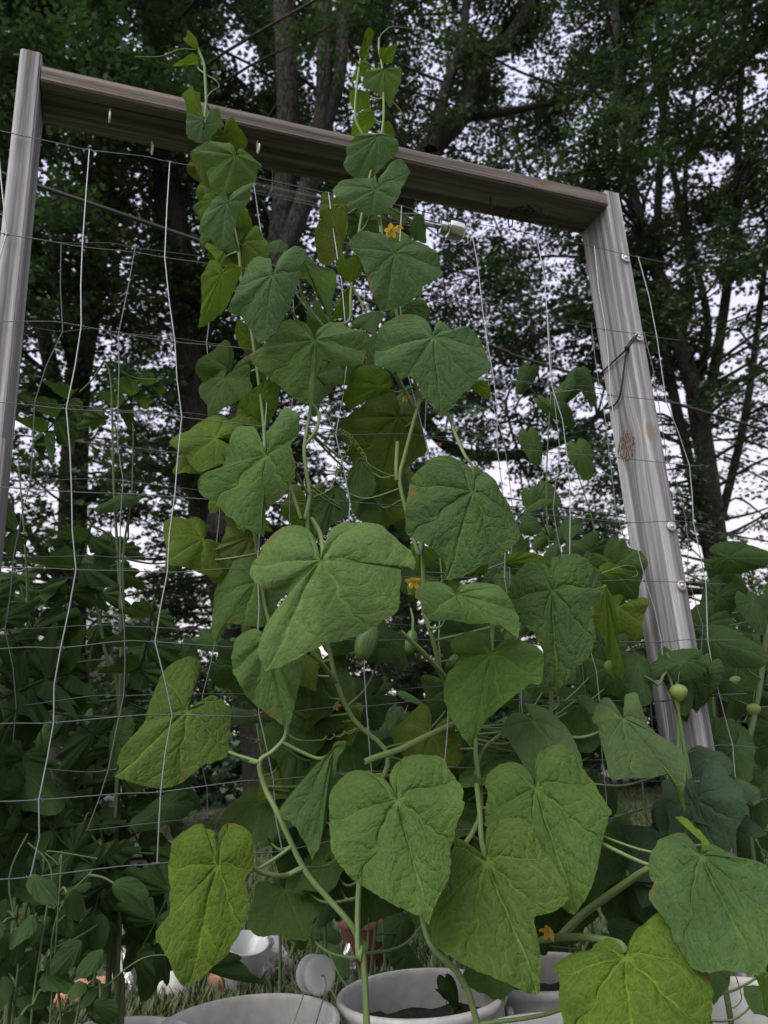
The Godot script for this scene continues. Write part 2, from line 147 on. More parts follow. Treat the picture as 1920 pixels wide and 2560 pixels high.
const FLOWERS := [[1,[44,1704,-1263],22,0],[1,[60,1723,-1280],14,0],[2,[46,1038,-1392],22,0],[2,[214,471,-1306],20,0],[2,[111,1293,-1352],14,1],[1,[-12,1439,-1273],12,1],[1,[-148,1189,-1222],10,1],[1,[-58,883,-1288],14,1],[2,[44,900,-1359],12,1],[2,[90,902,-1377],12,1],[2,[104,775,-1393],12,1],[2,[52,1380,-1330],11,0],[1,[106,774,-1393],10,1],[2,[107,743,-1394],14,1],[2,[366,717,-1492],14,1],[0,[-101,823,-1336],14,0],[2,[215,1063,-1403],12,1]]
const FRUITS := [[1,[-31,955,-1298],[-53,891,-1290],18],[2,[40,951,-1390],[30,906,-1386],11],[2,[121,906,-1431],[97,882,-1422],9],[2,[-41,951,-1316],[-44,912,-1315],6]]
const FILLERS := [
[0,0,0,50,[-179,727,-1445],[-98,191,977],46],
[0,0,1,63,[-160,816,-1563],[123,579,806],-1],
[0,0,0,54,[-190,709,-1437],[-471,-144,870],-44],
[0,0,0,68,[-279,911,-1468],[-78,-508,858],3],
[0,0,1,61,[-220,872,-1609],[-253,67,965],-1],
[0,0,0,75,[-153,887,-1574],[112,461,880],2],
[0,0,1,67,[-162,896,-1507],[-170,440,882],-41],
[1,0,0,84,[-74,752,-1629],[9,707,708],50],
[1,0,0,64,[-7,640,-1519],[-479,527,702],31],
[1,0,0,73,[120,780,-1568],[-762,471,446],-3],
[1,0,1,82,[57,540,-1485],[-146,496,856],-10],
[1,0,0,64,[-137,570,-1478],[85,215,973],40],
[1,0,0,50,[-182,572,-1506],[552,433,713],-45],
[1,0,1,68,[-164,822,-1385],[-293,319,901],78],
[1,0,1,81,[-85,662,-1487],[-24,696,718],18],
[1,0,1,64,[113,858,-1545],[53,49,997],34],
[1,0,0,56,[-178,659,-1424],[-725,312,614],-74],
[1,0,0,59,[-125,747,-1404],[445,186,876],-53],
[1,0,1,70,[-63,527,-1539],[-37,532,846],-19],
[1,0,1,68,[81,713,-1489],[531,47,846],33],
[1,0,0,63,[-115,594,-1478],[75,402,913],-48],
[1,0,0,66,[-161,793,-1399],[274,87,958],-50],
[1,0,0,56,[16,752,-1455],[-15,720,694],15],
[2,0,1,81,[210,626,-1557],[496,107,862],10],
[2,0,0,58,[392,748,-1600],[-274,690,670],41],
[2,0,0,73,[162,736,-1747],[363,1,932],-4],
[2,0,0,56,[174,529,-1617],[-198,839,506],30],
[2,0,1,61,[80,621,-1469],[-296,889,350],28],
[2,0,0,54,[114,707,-1526],[-893,-41,449],-8],
[2,0,1,53,[449,955,-1713],[-622,307,721],17],
[2,0,0,81,[284,588,-1589],[-595,323,736],-27],
[2,0,1,63,[93,690,-1673],[369,22,929],0],
[2,0,0,79,[262,674,-1768],[-91,509,856],0],
[2,0,1,52,[231,749,-1726],[-297,-629,718],1],
[2,0,1,54,[342,903,-1805],[-144,480,865],28],
[2,0,0,56,[473,915,-1794],[-444,571,691],-44],
[2,0,0,78,[422,838,-1666],[202,861,466],13],
[2,0,1,59,[251,1045,-1652],[-563,333,757],-6],
[2,0,0,75,[361,520,-1799],[-184,937,296],54],
[2,0,1,56,[398,566,-1639],[-97,622,777],-7],
[2,0,0,79,[360,632,-1713],[-410,522,748],17],
[2,0,0,82,[217,744,-1585],[257,447,857],-7],
[2,0,1,82,[113,640,-1473],[-434,451,780],20],
[2,0,1,76,[538,1027,-1853],[-189,149,971],-34],
[2,0,0,60,[445,935,-1659],[-654,296,696],-38],
[2,0,0,82,[479,447,-1759],[-22,955,297],68],
[2,0,2,56,[335,514,-1689],[-159,397,904],-32],
[2,0,0,59,[349,536,-1578],[-88,542,836],-10],
[2,0,1,54,[414,449,-1661],[570,556,605],-59],
[2,0,0,67,[570,339,-1756],[75,854,515],-59],
[2,0,1,66,[570,537,-1738],[-37,972,231],-1],
[2,0,0,73,[439,403,-1592],[279,244,929],37],
[2,0,2,61,[271,550,-1530],[-302,476,826],27],
[2,0,1,78,[227,464,-1655],[-493,25,870],13],
[2,0,0,74,[468,419,-1629],[-662,223,715],-66],
[2,0,1,52,[294,429,-1655],[-278,530,801],88],
[2,0,1,75,[152,403,-1546],[-711,540,450],-43],
[1,0,2,58,[-7,1232,-1470],[-206,14,978],-18],
[1,0,2,53,[-160,1250,-1540],[76,-280,957],0],
[1,0,0,64,[37,1244,-1509],[630,6,777],13],
[1,0,2,53,[21,1319,-1548],[249,108,963],-3],
[1,0,0,63,[-20,1326,-1484],[-689,99,718],-37],
[1,0,0,59,[55,1499,-1592],[-500,429,752],-39],
[0,0,2,48,[-302,1267,-1446],[-87,384,919],-33],
[0,0,2,47,[-302,1263,-1386],[318,54,946],5],
[0,0,2,43,[-263,1220,-1386],[-314,-340,887],26],
[0,0,2,47,[-273,1122,-1413],[739,108,665],18],
[0,0,1,44,[-310,1795,-1257],[-442,-202,874],48],
[0,0,2,42,[-283,1958,-1269],[-59,-800,597],-3],
[0,0,2,35,[-278,1686,-1275],[711,320,626],-26],
[0,0,1,32,[-310,1965,-1278],[-223,-218,950],8],
[0,0,2,45,[-240,1699,-1267],[-61,-195,979],0],
[0,0,2,42,[-298,1850,-1282],[72,-394,916],5],
[0,0,2,33,[-326,1904,-1283],[80,-534,842],3],
[0,0,1,33,[-283,2004,-1286],[162,-73,984],-58],
[0,0,1,47,[-284,1736,-1259],[-32,18,999],22],
[0,0,2,62,[-317,1113,-1288],[613,403,680],-54],
[0,0,1,55,[-281,1417,-1282],[-389,161,907],-22],
[0,0,2,40,[-231,1152,-1290],[439,735,517],-44],
[0,0,1,41,[-230,1226,-1299],[557,199,807],-1],
[0,0,2,57,[-305,1291,-1306],[101,287,953],-57],
[0,0,1,59,[-270,1436,-1290],[-7,-562,827],-30],
[0,0,2,60,[-292,1293,-1268],[-15,264,964],-96],
[0,0,2,46,[-258,1431,-1315],[370,632,681],10],
[0,0,1,58,[-245,1285,-1313],[782,348,517],6],
[0,0,2,40,[-226,1251,-1312],[77,-205,976],27],
[1,0,2,46,[35,1792,-1411],[-280,16,960],17],
[1,0,1,36,[-60,1878,-1419],[510,-209,834],-29],
[1,0,1,36,[-89,1481,-1347],[-304,118,945],32],
[1,0,1,35,[63,1887,-1433],[418,467,779],7],
[1,0,2,46,[-60,1514,-1431],[226,77,971],-50],
[1,0,2,49,[-55,1887,-1406],[286,-72,955],17],
[1,0,1,55,[-8,1568,-1429],[-2,425,905],-7],
[1,0,1,55,[-93,1579,-1383],[882,-85,463],-3],
[1,0,1,52,[-18,1518,-1418],[540,-96,836],-17],
[1,0,1,56,[-113,1440,-1338],[-676,209,707],-6],
[1,0,0,54,[-196,919,-1404],[308,-238,921],-21],
[1,0,1,74,[-83,747,-1415],[483,524,702],0],
[1,0,2,54,[-180,728,-1394],[157,339,928],-52],
[1,0,0,51,[-46,842,-1464],[-203,408,890],-58],
[1,0,2,58,[-174,862,-1391],[251,801,544],-1],
[1,0,1,72,[-138,881,-1353],[60,257,964],-13],
[1,0,0,53,[-22,952,-1477],[272,539,797],32],
[1,0,0,72,[-81,987,-1347],[99,89,991],52],
[1,0,2,51,[-172,908,-1317],[311,599,738],26],
[1,0,2,53,[-93,817,-1373],[-808,65,585],-52],
[2,0,1,73,[176,726,-1443],[-91,912,401],-32],
[2,0,2,59,[161,657,-1495],[224,-163,961],12],
[2,0,2,55,[95,1064,-1429],[66,701,711],-50],
[2,0,0,65,[144,946,-1447],[644,-92,759],-42],
[2,0,2,60,[60,770,-1415],[3,231,973],-25],
[2,0,1,67,[133,928,-1460],[-311,16,950],27],
[2,0,2,65,[488,1009,-1637],[-684,-2,730],-50],
[2,0,1,58,[481,1090,-1603],[-475,-342,811],19],
[2,0,0,51,[41,1081,-1432],[-547,63,835],7],
[2,0,1,56,[448,885,-1628],[-330,211,920],26],
[2,0,0,50,[422,784,-1631],[-269,817,511],0],
[2,0,1,58,[329,1064,-1588],[-514,558,651],73],
[2,0,0,64,[356,765,-1552],[-245,919,310],26],
[2,0,1,51,[369,782,-1561],[-249,522,816],0],
[0,0,1,45,[-135,570,-1402],[-323,728,604],-37],
[0,0,1,57,[-84,757,-1408],[374,398,837],3],
[0,0,1,67,[-169,777,-1402],[666,379,643],-23],
[0,0,1,69,[-203,529,-1425],[-102,745,659],31],
[0,0,1,68,[-235,673,-1413],[-43,820,571],-6],
[0,0,1,65,[-113,628,-1421],[-432,308,848],-3],
[0,0,1,46,[-133,778,-1457],[-65,815,576],24],
[0,0,1,54,[-141,831,-1492],[-137,254,957],1],
[3,0,3,72,[476,551,-1521],[131,624,771],20],
[3,0,3,68,[540,609,-1498],[523,304,796],-68],
[3,0,3,68,[556,647,-1504],[-246,764,596],22],
[3,0,3,84,[475,556,-1526],[-527,721,450],-8],
[3,0,3,81,[532,629,-1483],[-885,179,430],17],
[3,0,3,80,[466,575,-1508],[-274,598,754],37],
[7,1,0,64,[663,734,-1695],[-632,496,595],-14],
[7,1,0,61,[695,723,-1682],[-440,627,643],12],
[7,1,0,62,[671,701,-1696],[-149,385,911],1],
[4,2,0,115,[-533,1607,-1662],[376,-696,612],-42],
[4,2,0,129,[-692,1539,-1578],[-160,-475,866],-58],
[4,2,0,127,[-585,1168,-1429],[496,-262,828],-3],
[4,2,0,128,[-557,1181,-1572],[-84,287,954],-14],
[4,2,0,124,[-427,1000,-1375],[135,-395,909],-21],
[4,2,0,128,[-608,916,-1409],[958,252,138],-66],
[4,2,0,156,[-627,853,-1552],[50,138,989],51],
[4,2,0,102,[-657,830,-1433],[-571,104,814],-37],
[4,2,0,156,[-618,708,-1544],[719,97,689],-44],
[4,2,0,152,[-515,822,-1554],[-472,674,569],-16],
[4,2,0,107,[-586,574,-1562],[720,453,525],0],
[4,2,0,144,[-526,775,-1490],[27,149,988],20],
[4,2,0,105,[-540,657,-1283],[519,29,854],47],
[4,2,0,111,[-371,582,-1396],[-22,514,858],-23],
[4,2,0,111,[-534,642,-1437],[255,247,935],21],
[4,2,0,117,[-428,640,-1527],[100,513,853],-65],
[4,2,0,123,[-502,553,-1462],[-15,424,905],-43],
[4,2,0,153,[-503,514,-1573],[-624,213,752],63],
[4,2,0,107,[-515,567,-1506],[133,968,215],-30],
[4,1,0,41,[-544,1164,-1465],[464,309,830],-21],
[4,1,0,37,[-433,1171,-1573],[297,245,923],-29],
[4,1,0,37,[-507,1243,-1414],[137,565,813],-57],
[4,1,0,41,[-409,945,-1520],[82,10,997],17],
[4,1,0,52,[-627,666,-1588],[917,92,389],-11],
[4,1,0,44,[-389,678,-1377],[230,523,821],-65],
[4,1,0,52,[-453,947,-1435],[503,447,740],-17],
[4,1,0,44,[-487,859,-1636],[122,837,533],28],
[4,1,0,43,[-473,794,-1341],[-471,236,850],0],
[4,1,0,51,[-475,927,-1672],[-108,319,942],-8],
[4,1,0,51,[-701,818,-1571],[-278,358,892],-51],
[5,1,0,51,[-676,938,-1251],[719,-181,671],-12],
[5,1,0,72,[-697,861,-1337],[697,580,420],41],
[5,1,0,55,[-646,720,-1243],[523,471,711],31],
[5,1,0,71,[-602,758,-1255],[377,697,610],37],
[5,1,0,54,[-677,884,-1359],[-7,231,973],41],
[5,1,0,77,[-634,660,-1281],[-145,337,930],14],
[5,1,0,78,[-641,841,-1331],[507,107,855],-22],
[5,2,0,118,[-596,765,-1271],[881,189,433],-7],
[5,2,0,146,[-726,1096,-1455],[184,414,892],30],
[5,2,0,131,[-662,1148,-1306],[740,542,399],-89],
[5,2,0,137,[-625,876,-1296],[861,92,499],102],
[5,2,0,148,[-663,590,-1480],[390,607,693],-1],
[5,2,0,147,[-693,866,-1332],[537,98,838],-3],
[5,2,0,101,[-653,961,-1325],[677,143,722],-155],
[5,2,0,124,[-768,952,-1435],[499,486,717],85],
[6,3,0,21,[-460,585,-1156],[723,30,690],25],
[6,3,0,25,[-517,556,-1169],[-160,875,457],9],
[6,3,0,17,[-503,505,-1256],[-260,325,909],-24],
[6,3,0,24,[-437,398,-1219],[-302,62,951],6],
[6,3,0,20,[-537,536,-1178],[724,375,578],-11],
[6,3,0,24,[-450,517,-1178],[498,197,845],-48],
[6,3,0,21,[-533,534,-1157],[624,412,664],-62],
[6,3,0,18,[-421,447,-1160],[214,-57,975],55],
[6,3,0,24,[-449,452,-1198],[512,826,235],5],
[6,3,0,21,[-554,529,-1262],[979,-152,135],63],
[6,3,0,17,[-438,478,-1146],[78,973,216],-6],
[6,3,0,25,[-416,585,-1199],[239,268,933],67],
[6,3,0,27,[-546,491,-1258],[214,394,894],-43],
[6,3,0,23,[-564,401,-1262],[-72,973,219],-31],
[6,3,0,27,[-584,579,-1261],[169,971,169],24],
[6,3,0,20,[-581,485,-1251],[496,711,499],-14],
[6,3,0,19,[-564,476,-1199],[-69,567,821],15],
[6,3,0,25,[-505,491,-1223],[722,672,165],-12],
[6,3,0,27,[-532,545,-1281],[-612,209,763],55],
[6,3,0,19,[-453,443,-1270],[-375,567,734],16],
[6,3,0,23,[-475,579,-1269],[-39,968,250],-67],
[6,3,0,27,[-582,570,-1222],[260,758,599],-12],
[6,3,0,20,[-553,559,-1138],[75,781,620],9],
[6,3,0,17,[-485,415,-1252],[156,887,434],-29],
[6,3,0,23,[-503,377,-1298],[149,382,912],26],
[6,3,0,27,[-501,481,-1180],[174,973,150],27],
[6,3,0,18,[-492,473,-1300],[-160,963,218],59],
[6,3,0,17,[-526,535,-1233],[531,405,745],-24],
[6,3,0,26,[-512,504,-1257],[-307,645,700],41],
[6,3,0,26,[-507,611,-1139],[405,742,534],26],
[6,3,0,21,[-421,506,-1180],[177,758,628],-42],
[6,3,0,21,[-476,410,-1294],[335,564,754],55],
[6,3,0,20,[-411,405,-1206],[125,868,481],0],
[6,3,0,24,[-475,528,-1307],[-190,206,960],4],
[6,3,0,18,[-511,442,-1144],[740,571,356],0],
[6,3,0,16,[-480,479,-1289],[55,988,144],-17],
[6,3,0,23,[-520,542,-1231],[367,402,839],-46],
[6,3,0,25,[-543,448,-1197],[298,928,225],76],
[6,3,0,19,[-435,467,-1198],[-116,740,662],-5],
[6,3,0,25,[-599,514,-1271],[-386,346,855],-1],
[7,1,0,56,[603,847,-1590],[-457,-13,889],-24],
[7,1,0,51,[562,878,-1515],[-232,320,919],-79],
[7,1,0,51,[624,855,-1594],[-706,115,699],-31],
[7,1,0,64,[572,869,-1558],[403,359,842],-22],
[7,1,0,52,[476,876,-1525],[95,491,866],-7],
[8,1,0,64,[853,1158,-1889],[-737,-66,672],76],
[8,1,0,50,[765,861,-1929],[-60,379,924],72],
[8,1,0,50,[998,851,-2263],[-741,557,375],-2],
[8,1,0,72,[930,694,-2336],[-519,379,766],-7],
[8,1,0,57,[1070,1112,-2093],[-352,463,814],-20],
[8,1,0,66,[1300,1153,-2560],[268,-16,963],-15],
[8,1,0,55,[973,963,-2191],[-579,-59,813],-18],
[8,1,0,68,[840,1071,-1957],[-660,-161,734],-40],
[8,1,0,79,[905,1032,-2156],[-119,577,808],-27],
[8,1,0,57,[1062,1031,-2379],[-372,771,516],11],
[8,1,0,53,[888,1038,-1880],[116,367,923],-3],
[8,1,0,78,[743,985,-1856],[-496,52,867],-45],
[8,1,0,61,[948,1024,-2445],[-373,-414,830],-26],
[8,1,0,62,[931,993,-2431],[51,160,986],24],
[8,1,0,62,[982,1024,-1971],[540,83,838],-24],
[8,1,0,58,[1332,1091,-2577],[-337,869,362],41],
[8,1,0,61,[912,735,-2258],[-441,195,876],-49],
[8,1,0,78,[744,947,-1803],[-577,421,700],63],
[8,1,0,74,[1223,773,-2500],[-328,858,396],35],
[8,1,0,81,[1043,1136,-2339],[-274,83,958],40],
[8,1,0,61,[1131,981,-2380],[-171,696,697],-19],
[8,1,0,78,[1051,1044,-2021],[40,-373,927],-10],
[8,1,0,57,[941,824,-1875],[-266,338,903],26],
[8,1,0,58,[844,831,-1961],[-857,341,386],-30],
[8,1,0,79,[963,741,-2033],[48,308,950],39],
[8,1,0,76,[1064,802,-2238],[-309,584,750],-9],
[8,1,0,84,[885,936,-2084],[-646,604,468],42],
[8,1,0,65,[766,728,-2085],[-653,469,595],-71],
[8,1,0,81,[1264,966,-2573],[-758,471,452],-6],
[8,1,0,50,[1085,752,-2316],[-648,570,505],37],
[8,1,0,59,[884,1149,-1985],[78,-66,995],39],
[8,1,0,81,[1042,969,-2150],[-171,640,749],8],
[8,1,0,78,[1101,871,-2488],[-185,911,369],-3],
[8,1,0,72,[1186,1203,-2247],[-736,-134,663],75],
[8,1,0,75,[916,917,-2127],[-79,535,841],-24],
[8,1,0,66,[811,818,-2144],[-416,465,782],20],
[8,1,0,78,[710,661,-1997],[-85,904,418],49],
[8,1,0,58,[747,567,-1949],[-332,553,764],38],
[8,1,0,82,[840,622,-1938],[-600,615,511],-1],
[8,1,0,55,[745,481,-2078],[163,943,291],-1],
[8,1,0,80,[1001,699,-2193],[-216,610,763],0],
[8,1,0,55,[858,588,-2170],[490,131,862],-2],
[8,1,0,81,[674,603,-1905],[-804,357,474],-3],
[8,1,0,84,[913,596,-1958],[-164,294,942],-67],
[8,1,0,58,[852,463,-2117],[-423,279,862],24],
[8,1,0,74,[805,395,-2207],[-831,414,371],10],
[8,1,0,58,[761,685,-1880],[-689,126,714],49],
[8,1,0,71,[951,485,-2060],[-894,319,316],-44],
[8,1,0,51,[688,696,-1878],[-34,481,876],-11],
[8,1,0,71,[753,437,-1973],[-566,732,380],24],
[9,1,1,40,[427,1424,-2133],[-237,16,971],5],
[9,1,0,39,[401,1677,-1849],[-156,-188,970],-30],
[9,1,1,42,[502,1348,-2298],[164,-62,985],-48],
[9,1,1,48,[406,1518,-1914],[103,116,988],8],
[9,1,0,43,[370,1300,-1976],[-801,247,545],59],
[9,1,0,48,[614,1830,-2280],[-259,22,965],-53],
[9,1,0,37,[528,1638,-2025],[-64,-382,922],28],
[9,1,0,45,[531,1341,-2167],[-514,297,805],-36],
[9,1,0,51,[591,1704,-1959],[473,-61,879],18],
[9,1,1,35,[405,1339,-1902],[-288,789,543],-48],
[9,1,0,48,[577,1734,-2024],[-268,-168,949],-41],
[9,1,1,37,[449,1168,-2022],[-466,314,827],-48],
[9,1,0,41,[519,1259,-2074],[-335,493,803],60],
[9,1,1,38,[511,1412,-2225],[608,234,759],18],
[9,1,0,45,[537,1327,-2137],[-260,816,517],-4],
[9,1,1,40,[487,1679,-2040],[388,267,882],36],
[9,1,0,49,[477,1460,-2194],[-564,209,799],40],
[9,1,1,51,[527,1469,-1901],[-60,85,995],10],
[9,1,0,49,[481,1143,-1829],[-146,104,984],5],
[9,1,0,47,[291,853,-1997],[-102,-572,814],37],
[9,1,0,58,[293,1184,-1892],[6,200,980],-34],
[9,1,0,52,[602,864,-2187],[36,778,627],-24],
[9,1,0,54,[450,1032,-2050],[13,-103,995],16],
[9,1,0,37,[322,1145,-1924],[548,385,742],44],
[9,1,0,57,[559,1235,-2048],[-412,-400,819],-51],
[9,1,0,47,[546,1146,-1938],[-603,53,796],-19],
[9,1,1,40,[624,1102,-2230],[-616,246,748],21],
[9,1,1,36,[514,1044,-2080],[118,-241,963],2],
[9,1,0,40,[599,1219,-1972],[-440,36,897],-35],
[9,1,1,49,[489,933,-2018],[659,349,666],33],
[9,1,0,37,[315,852,-1895],[-444,355,823],13],
[9,1,1,39,[285,1132,-1839],[-73,611,788],24],
[9,1,1,35,[264,1068,-1796],[212,630,747],-28],
[9,1,1,54,[479,919,-1931],[-404,701,587],-66],
[9,1,0,55,[362,1228,-1954],[662,7,749],-28],
[9,1,0,59,[419,1170,-1884],[-409,33,912],-31],
[9,1,0,36,[358,891,-2010],[132,623,771],41],
[9,1,1,37,[345,1050,-1909],[-575,257,777],-32],
[9,1,1,51,[338,1038,-2022],[-249,737,629],-37],
[9,1,1,35,[608,1160,-2218],[-79,-60,995],35],
[10,1,0,33,[-421,1055,-2396],[-130,313,941],26],
[10,1,0,43,[-275,843,-1935],[-55,314,948],-15],
[10,1,0,43,[-438,1201,-2482],[734,-81,674],-20],
[10,1,0,47,[-294,932,-1912],[-213,318,924],-26],
[10,1,0,45,[-490,1055,-2283],[-729,93,678],-66],
[10,1,0,35,[-415,839,-1929],[118,322,939],-19],
[10,1,0,35,[-316,1112,-2009],[531,307,790],2],
[10,1,0,44,[-445,1026,-1845],[-60,437,897],58],
[10,1,0,48,[-365,849,-1781],[277,766,580],82],
[10,1,0,35,[-463,953,-2190],[-431,-87,898],13],
[10,1,0,41,[-308,910,-1912],[-496,243,834],40],
[10,1,0,38,[-397,1083,-2062],[-751,16,660],-6],
[10,1,0,36,[-6,695,-2018],[268,570,777],-37],
[10,1,0,44,[21,820,-2011],[524,414,744],-41],
[10,1,0,49,[-279,886,-2357],[332,374,866],29],
[10,1,0,43,[-211,747,-2475],[439,324,838],10],
[10,1,0,33,[-29,900,-2023],[337,41,941],-57],
[10,1,0,44,[-74,696,-2027],[387,90,918],13],
[10,1,0,39,[-7,809,-1967],[250,451,857],-15],
[10,1,0,52,[-262,721,-1891],[-218,401,890],86],
[10,1,0,34,[-233,937,-1984],[153,-526,836],48],
[10,1,0,51,[-198,698,-2084],[-151,560,815],-47],
[10,1,0,38,[-101,658,-2091],[125,741,660],35],
[10,1,0,37,[-278,823,-2172],[176,555,813],7],
[10,1,0,39,[-28,748,-2150],[45,-251,967],-58],
[10,1,0,45,[46,918,-2668],[450,793,411],36],
[10,1,0,35,[-139,650,-2423],[-224,273,935],-26],
[10,1,0,30,[-238,732,-1965],[62,685,726],-66],
[10,1,0,52,[-76,647,-2159],[454,307,836],0],
[10,1,0,36,[-100,810,-2092],[159,792,589],1],
[10,1,0,42,[-320,687,-2378],[431,602,672],43],
[10,1,0,33,[-5,679,-1931],[-476,497,725],-30],
[10,1,0,40,[-299,760,-2347],[382,-80,921],67],
[10,1,0,51,[-8,745,-2183],[-184,375,908],14],
[10,1,0,37,[-69,626,-2213],[870,183,458],-6],
[10,1,0,50,[-156,770,-1909],[-118,696,708],71],
[10,1,0,36,[-39,767,-1970],[-597,-66,799],-18],
[10,1,0,31,[-220,824,-2273],[295,613,733],7],
[11,1,0,62,[-152,459,-1900],[-499,525,690],-26],
[11,1,0,45,[-253,492,-1851],[296,828,477],40],
[11,1,0,69,[105,395,-2318],[-249,369,896],-9],
[11,1,0,41,[-210,488,-2190],[20,952,305],30],
[11,1,0,59,[-235,408,-1984],[683,186,707],-10],
[11,1,0,46,[-232,219,-2322],[375,821,431],-1],
[11,1,0,54,[-231,454,-2241],[164,867,471],12],
[11,1,0,61,[-242,180,-2546],[-607,412,679],61],
[11,1,0,41,[-136,438,-1925],[-401,719,567],4],
[11,1,0,44,[-173,528,-2146],[385,795,469],-21],
[11,1,0,66,[-170,587,-1871],[146,130,981],-38],
[11,1,0,66,[76,421,-2544],[-561,604,566],15],
[11,1,0,42,[112,426,-2262],[67,86,994],74],
[11,1,0,43,[-287,453,-2317],[-564,241,790],11],
[11,1,0,62,[-13,341,-2114],[483,644,594],-48],
[11,1,0,52,[-256,285,-2417],[140,715,685],53],
[11,1,0,53,[-15,370,-2448],[153,872,465],-40],
[11,1,0,61,[-9,251,-2157],[386,596,704],21],
[11,1,0,61,[-276,429,-2100],[375,338,863],28],
[11,1,0,52,[-134,451,-1924],[-271,776,569],-37],
[11,1,0,69,[-202,486,-2258],[-364,478,799],-47],
[11,1,0,49,[-257,596,-1862],[-27,841,541],-50],
[11,1,0,47,[-251,277,-2549],[276,252,927],-27],
[11,1,0,67,[-22,312,-2412],[-327,827,458],-17],
[12,1,0,64,[689,370,-2329],[-150,976,155],-38],
[12,1,0,78,[236,613,-2007],[184,584,791],41],
[12,1,0,64,[175,371,-2083],[-696,602,391],19],
[12,1,0,50,[183,664,-2114],[179,40,983],-39],
[12,1,0,73,[376,532,-2085],[455,314,833],1],
[12,1,0,61,[199,479,-1953],[-190,456,869],19],
[12,1,0,63,[340,619,-2352],[-373,-239,896],-22],
[12,1,0,69,[544,181,-2381],[-119,654,747],17],
[12,1,0,52,[385,520,-2180],[-157,963,218],48],
[12,1,0,65,[452,256,-2028],[-253,714,652],21],
[12,1,0,67,[344,348,-2127],[-598,367,712],24],
[12,1,0,63,[651,240,-2113],[502,603,620],7],
[12,1,0,52,[348,393,-2443],[-195,883,426],30],
[12,1,0,66,[268,269,-2286],[352,585,730],-26],
[12,1,0,64,[283,407,-2349],[-692,-257,674],-4],
[12,1,0,76,[548,353,-2527],[-526,617,585],-22],
[12,1,0,75,[364,674,-2141],[-369,171,914],-25],
[12,1,0,63,[258,237,-2294],[-677,340,653],-2],
[12,1,0,61,[713,249,-2345],[-51,903,427],-70],
[12,1,0,74,[623,513,-2399],[113,612,783],-12],
[12,1,0,51,[413,347,-2303],[-287,562,776],11],
[12,1,0,74,[424,260,-2401],[493,528,691],-3],
[12,1,0,60,[571,415,-2275],[321,-169,932],23],
[12,1,0,74,[168,589,-2030],[181,629,756],12],
[12,1,0,50,[757,355,-2358],[-402,663,632],-2],
[12,1,0,79,[508,594,-2337],[150,281,948],-21],
[12,1,0,79,[179,369,-2149],[-629,661,409],-90],
[12,1,0,52,[897,433,-2582],[-127,519,845],28],
[12,1,0,50,[483,244,-2499],[-352,283,892],-46],
[12,1,0,70,[226,457,-2380],[-400,555,730],2],
[12,1,0,59,[327,667,-2021],[-107,808,579],-18],
[12,1,0,64,[397,722,-2214],[644,533,549],8],
[12,1,0,56,[131,495,-2085],[204,910,360],-24],
[12,1,0,62,[528,275,-2093],[-192,925,327],-16],
[12,1,0,57,[776,390,-2352],[-589,409,697],-2],
[12,1,0,59,[335,232,-2158],[-1,187,982],0],
[12,1,0,63,[186,240,-2202],[-137,719,682],38],
[12,1,0,52,[417,342,-2363],[58,864,501],-41],
[12,1,0,60,[477,270,-2466],[-262,741,618],-80],
[12,1,0,70,[690,754,-2414],[-127,410,903],-73],
[12,1,0,58,[765,317,-1929],[-373,495,785],-50],
[12,1,0,56,[932,234,-2173],[-267,90,960],16],
[12,1,0,54,[721,473,-1955],[-597,209,775],24],
[12,1,0,53,[885,391,-2092],[66,607,792],-55],
[12,1,0,62,[675,322,-2026],[-439,618,653],48],
[12,1,0,74,[739,211,-2116],[-245,695,676],64],
[12,1,0,55,[623,310,-1854],[-128,818,561],-14],
[12,1,0,70,[700,476,-2144],[-316,556,769],54],
[12,1,0,50,[734,227,-2040],[-67,442,894],8],
[12,1,0,68,[664,427,-1880],[-534,845,-18],15],
[12,1,0,73,[632,390,-1954],[646,292,705],2],
[12,1,0,55,[989,461,-2214],[-231,723,651],47],
[12,1,0,50,[898,224,-2236],[-459,739,493],-33],
[12,1,0,76,[878,296,-2216],[592,383,709],111],
[12,1,0,76,[785,348,-1992],[-400,-366,840],16],
[12,1,0,56,[736,212,-2083],[-76,993,90],-88],
[12,1,0,79,[937,370,-2160],[-694,582,424],24],
[12,1,0,56,[947,384,-2200],[-773,512,374],47],
[12,1,0,51,[728,451,-2051],[-252,623,741],-24],
[12,1,0,79,[708,390,-2119],[-621,171,765],26]
]
const PL := Vector3(-0.6035,2.0336,-1.1447)
const U := Vector3(0.93462,0,-0.35565)
const N := Vector3(0.35565,0,0.93462)
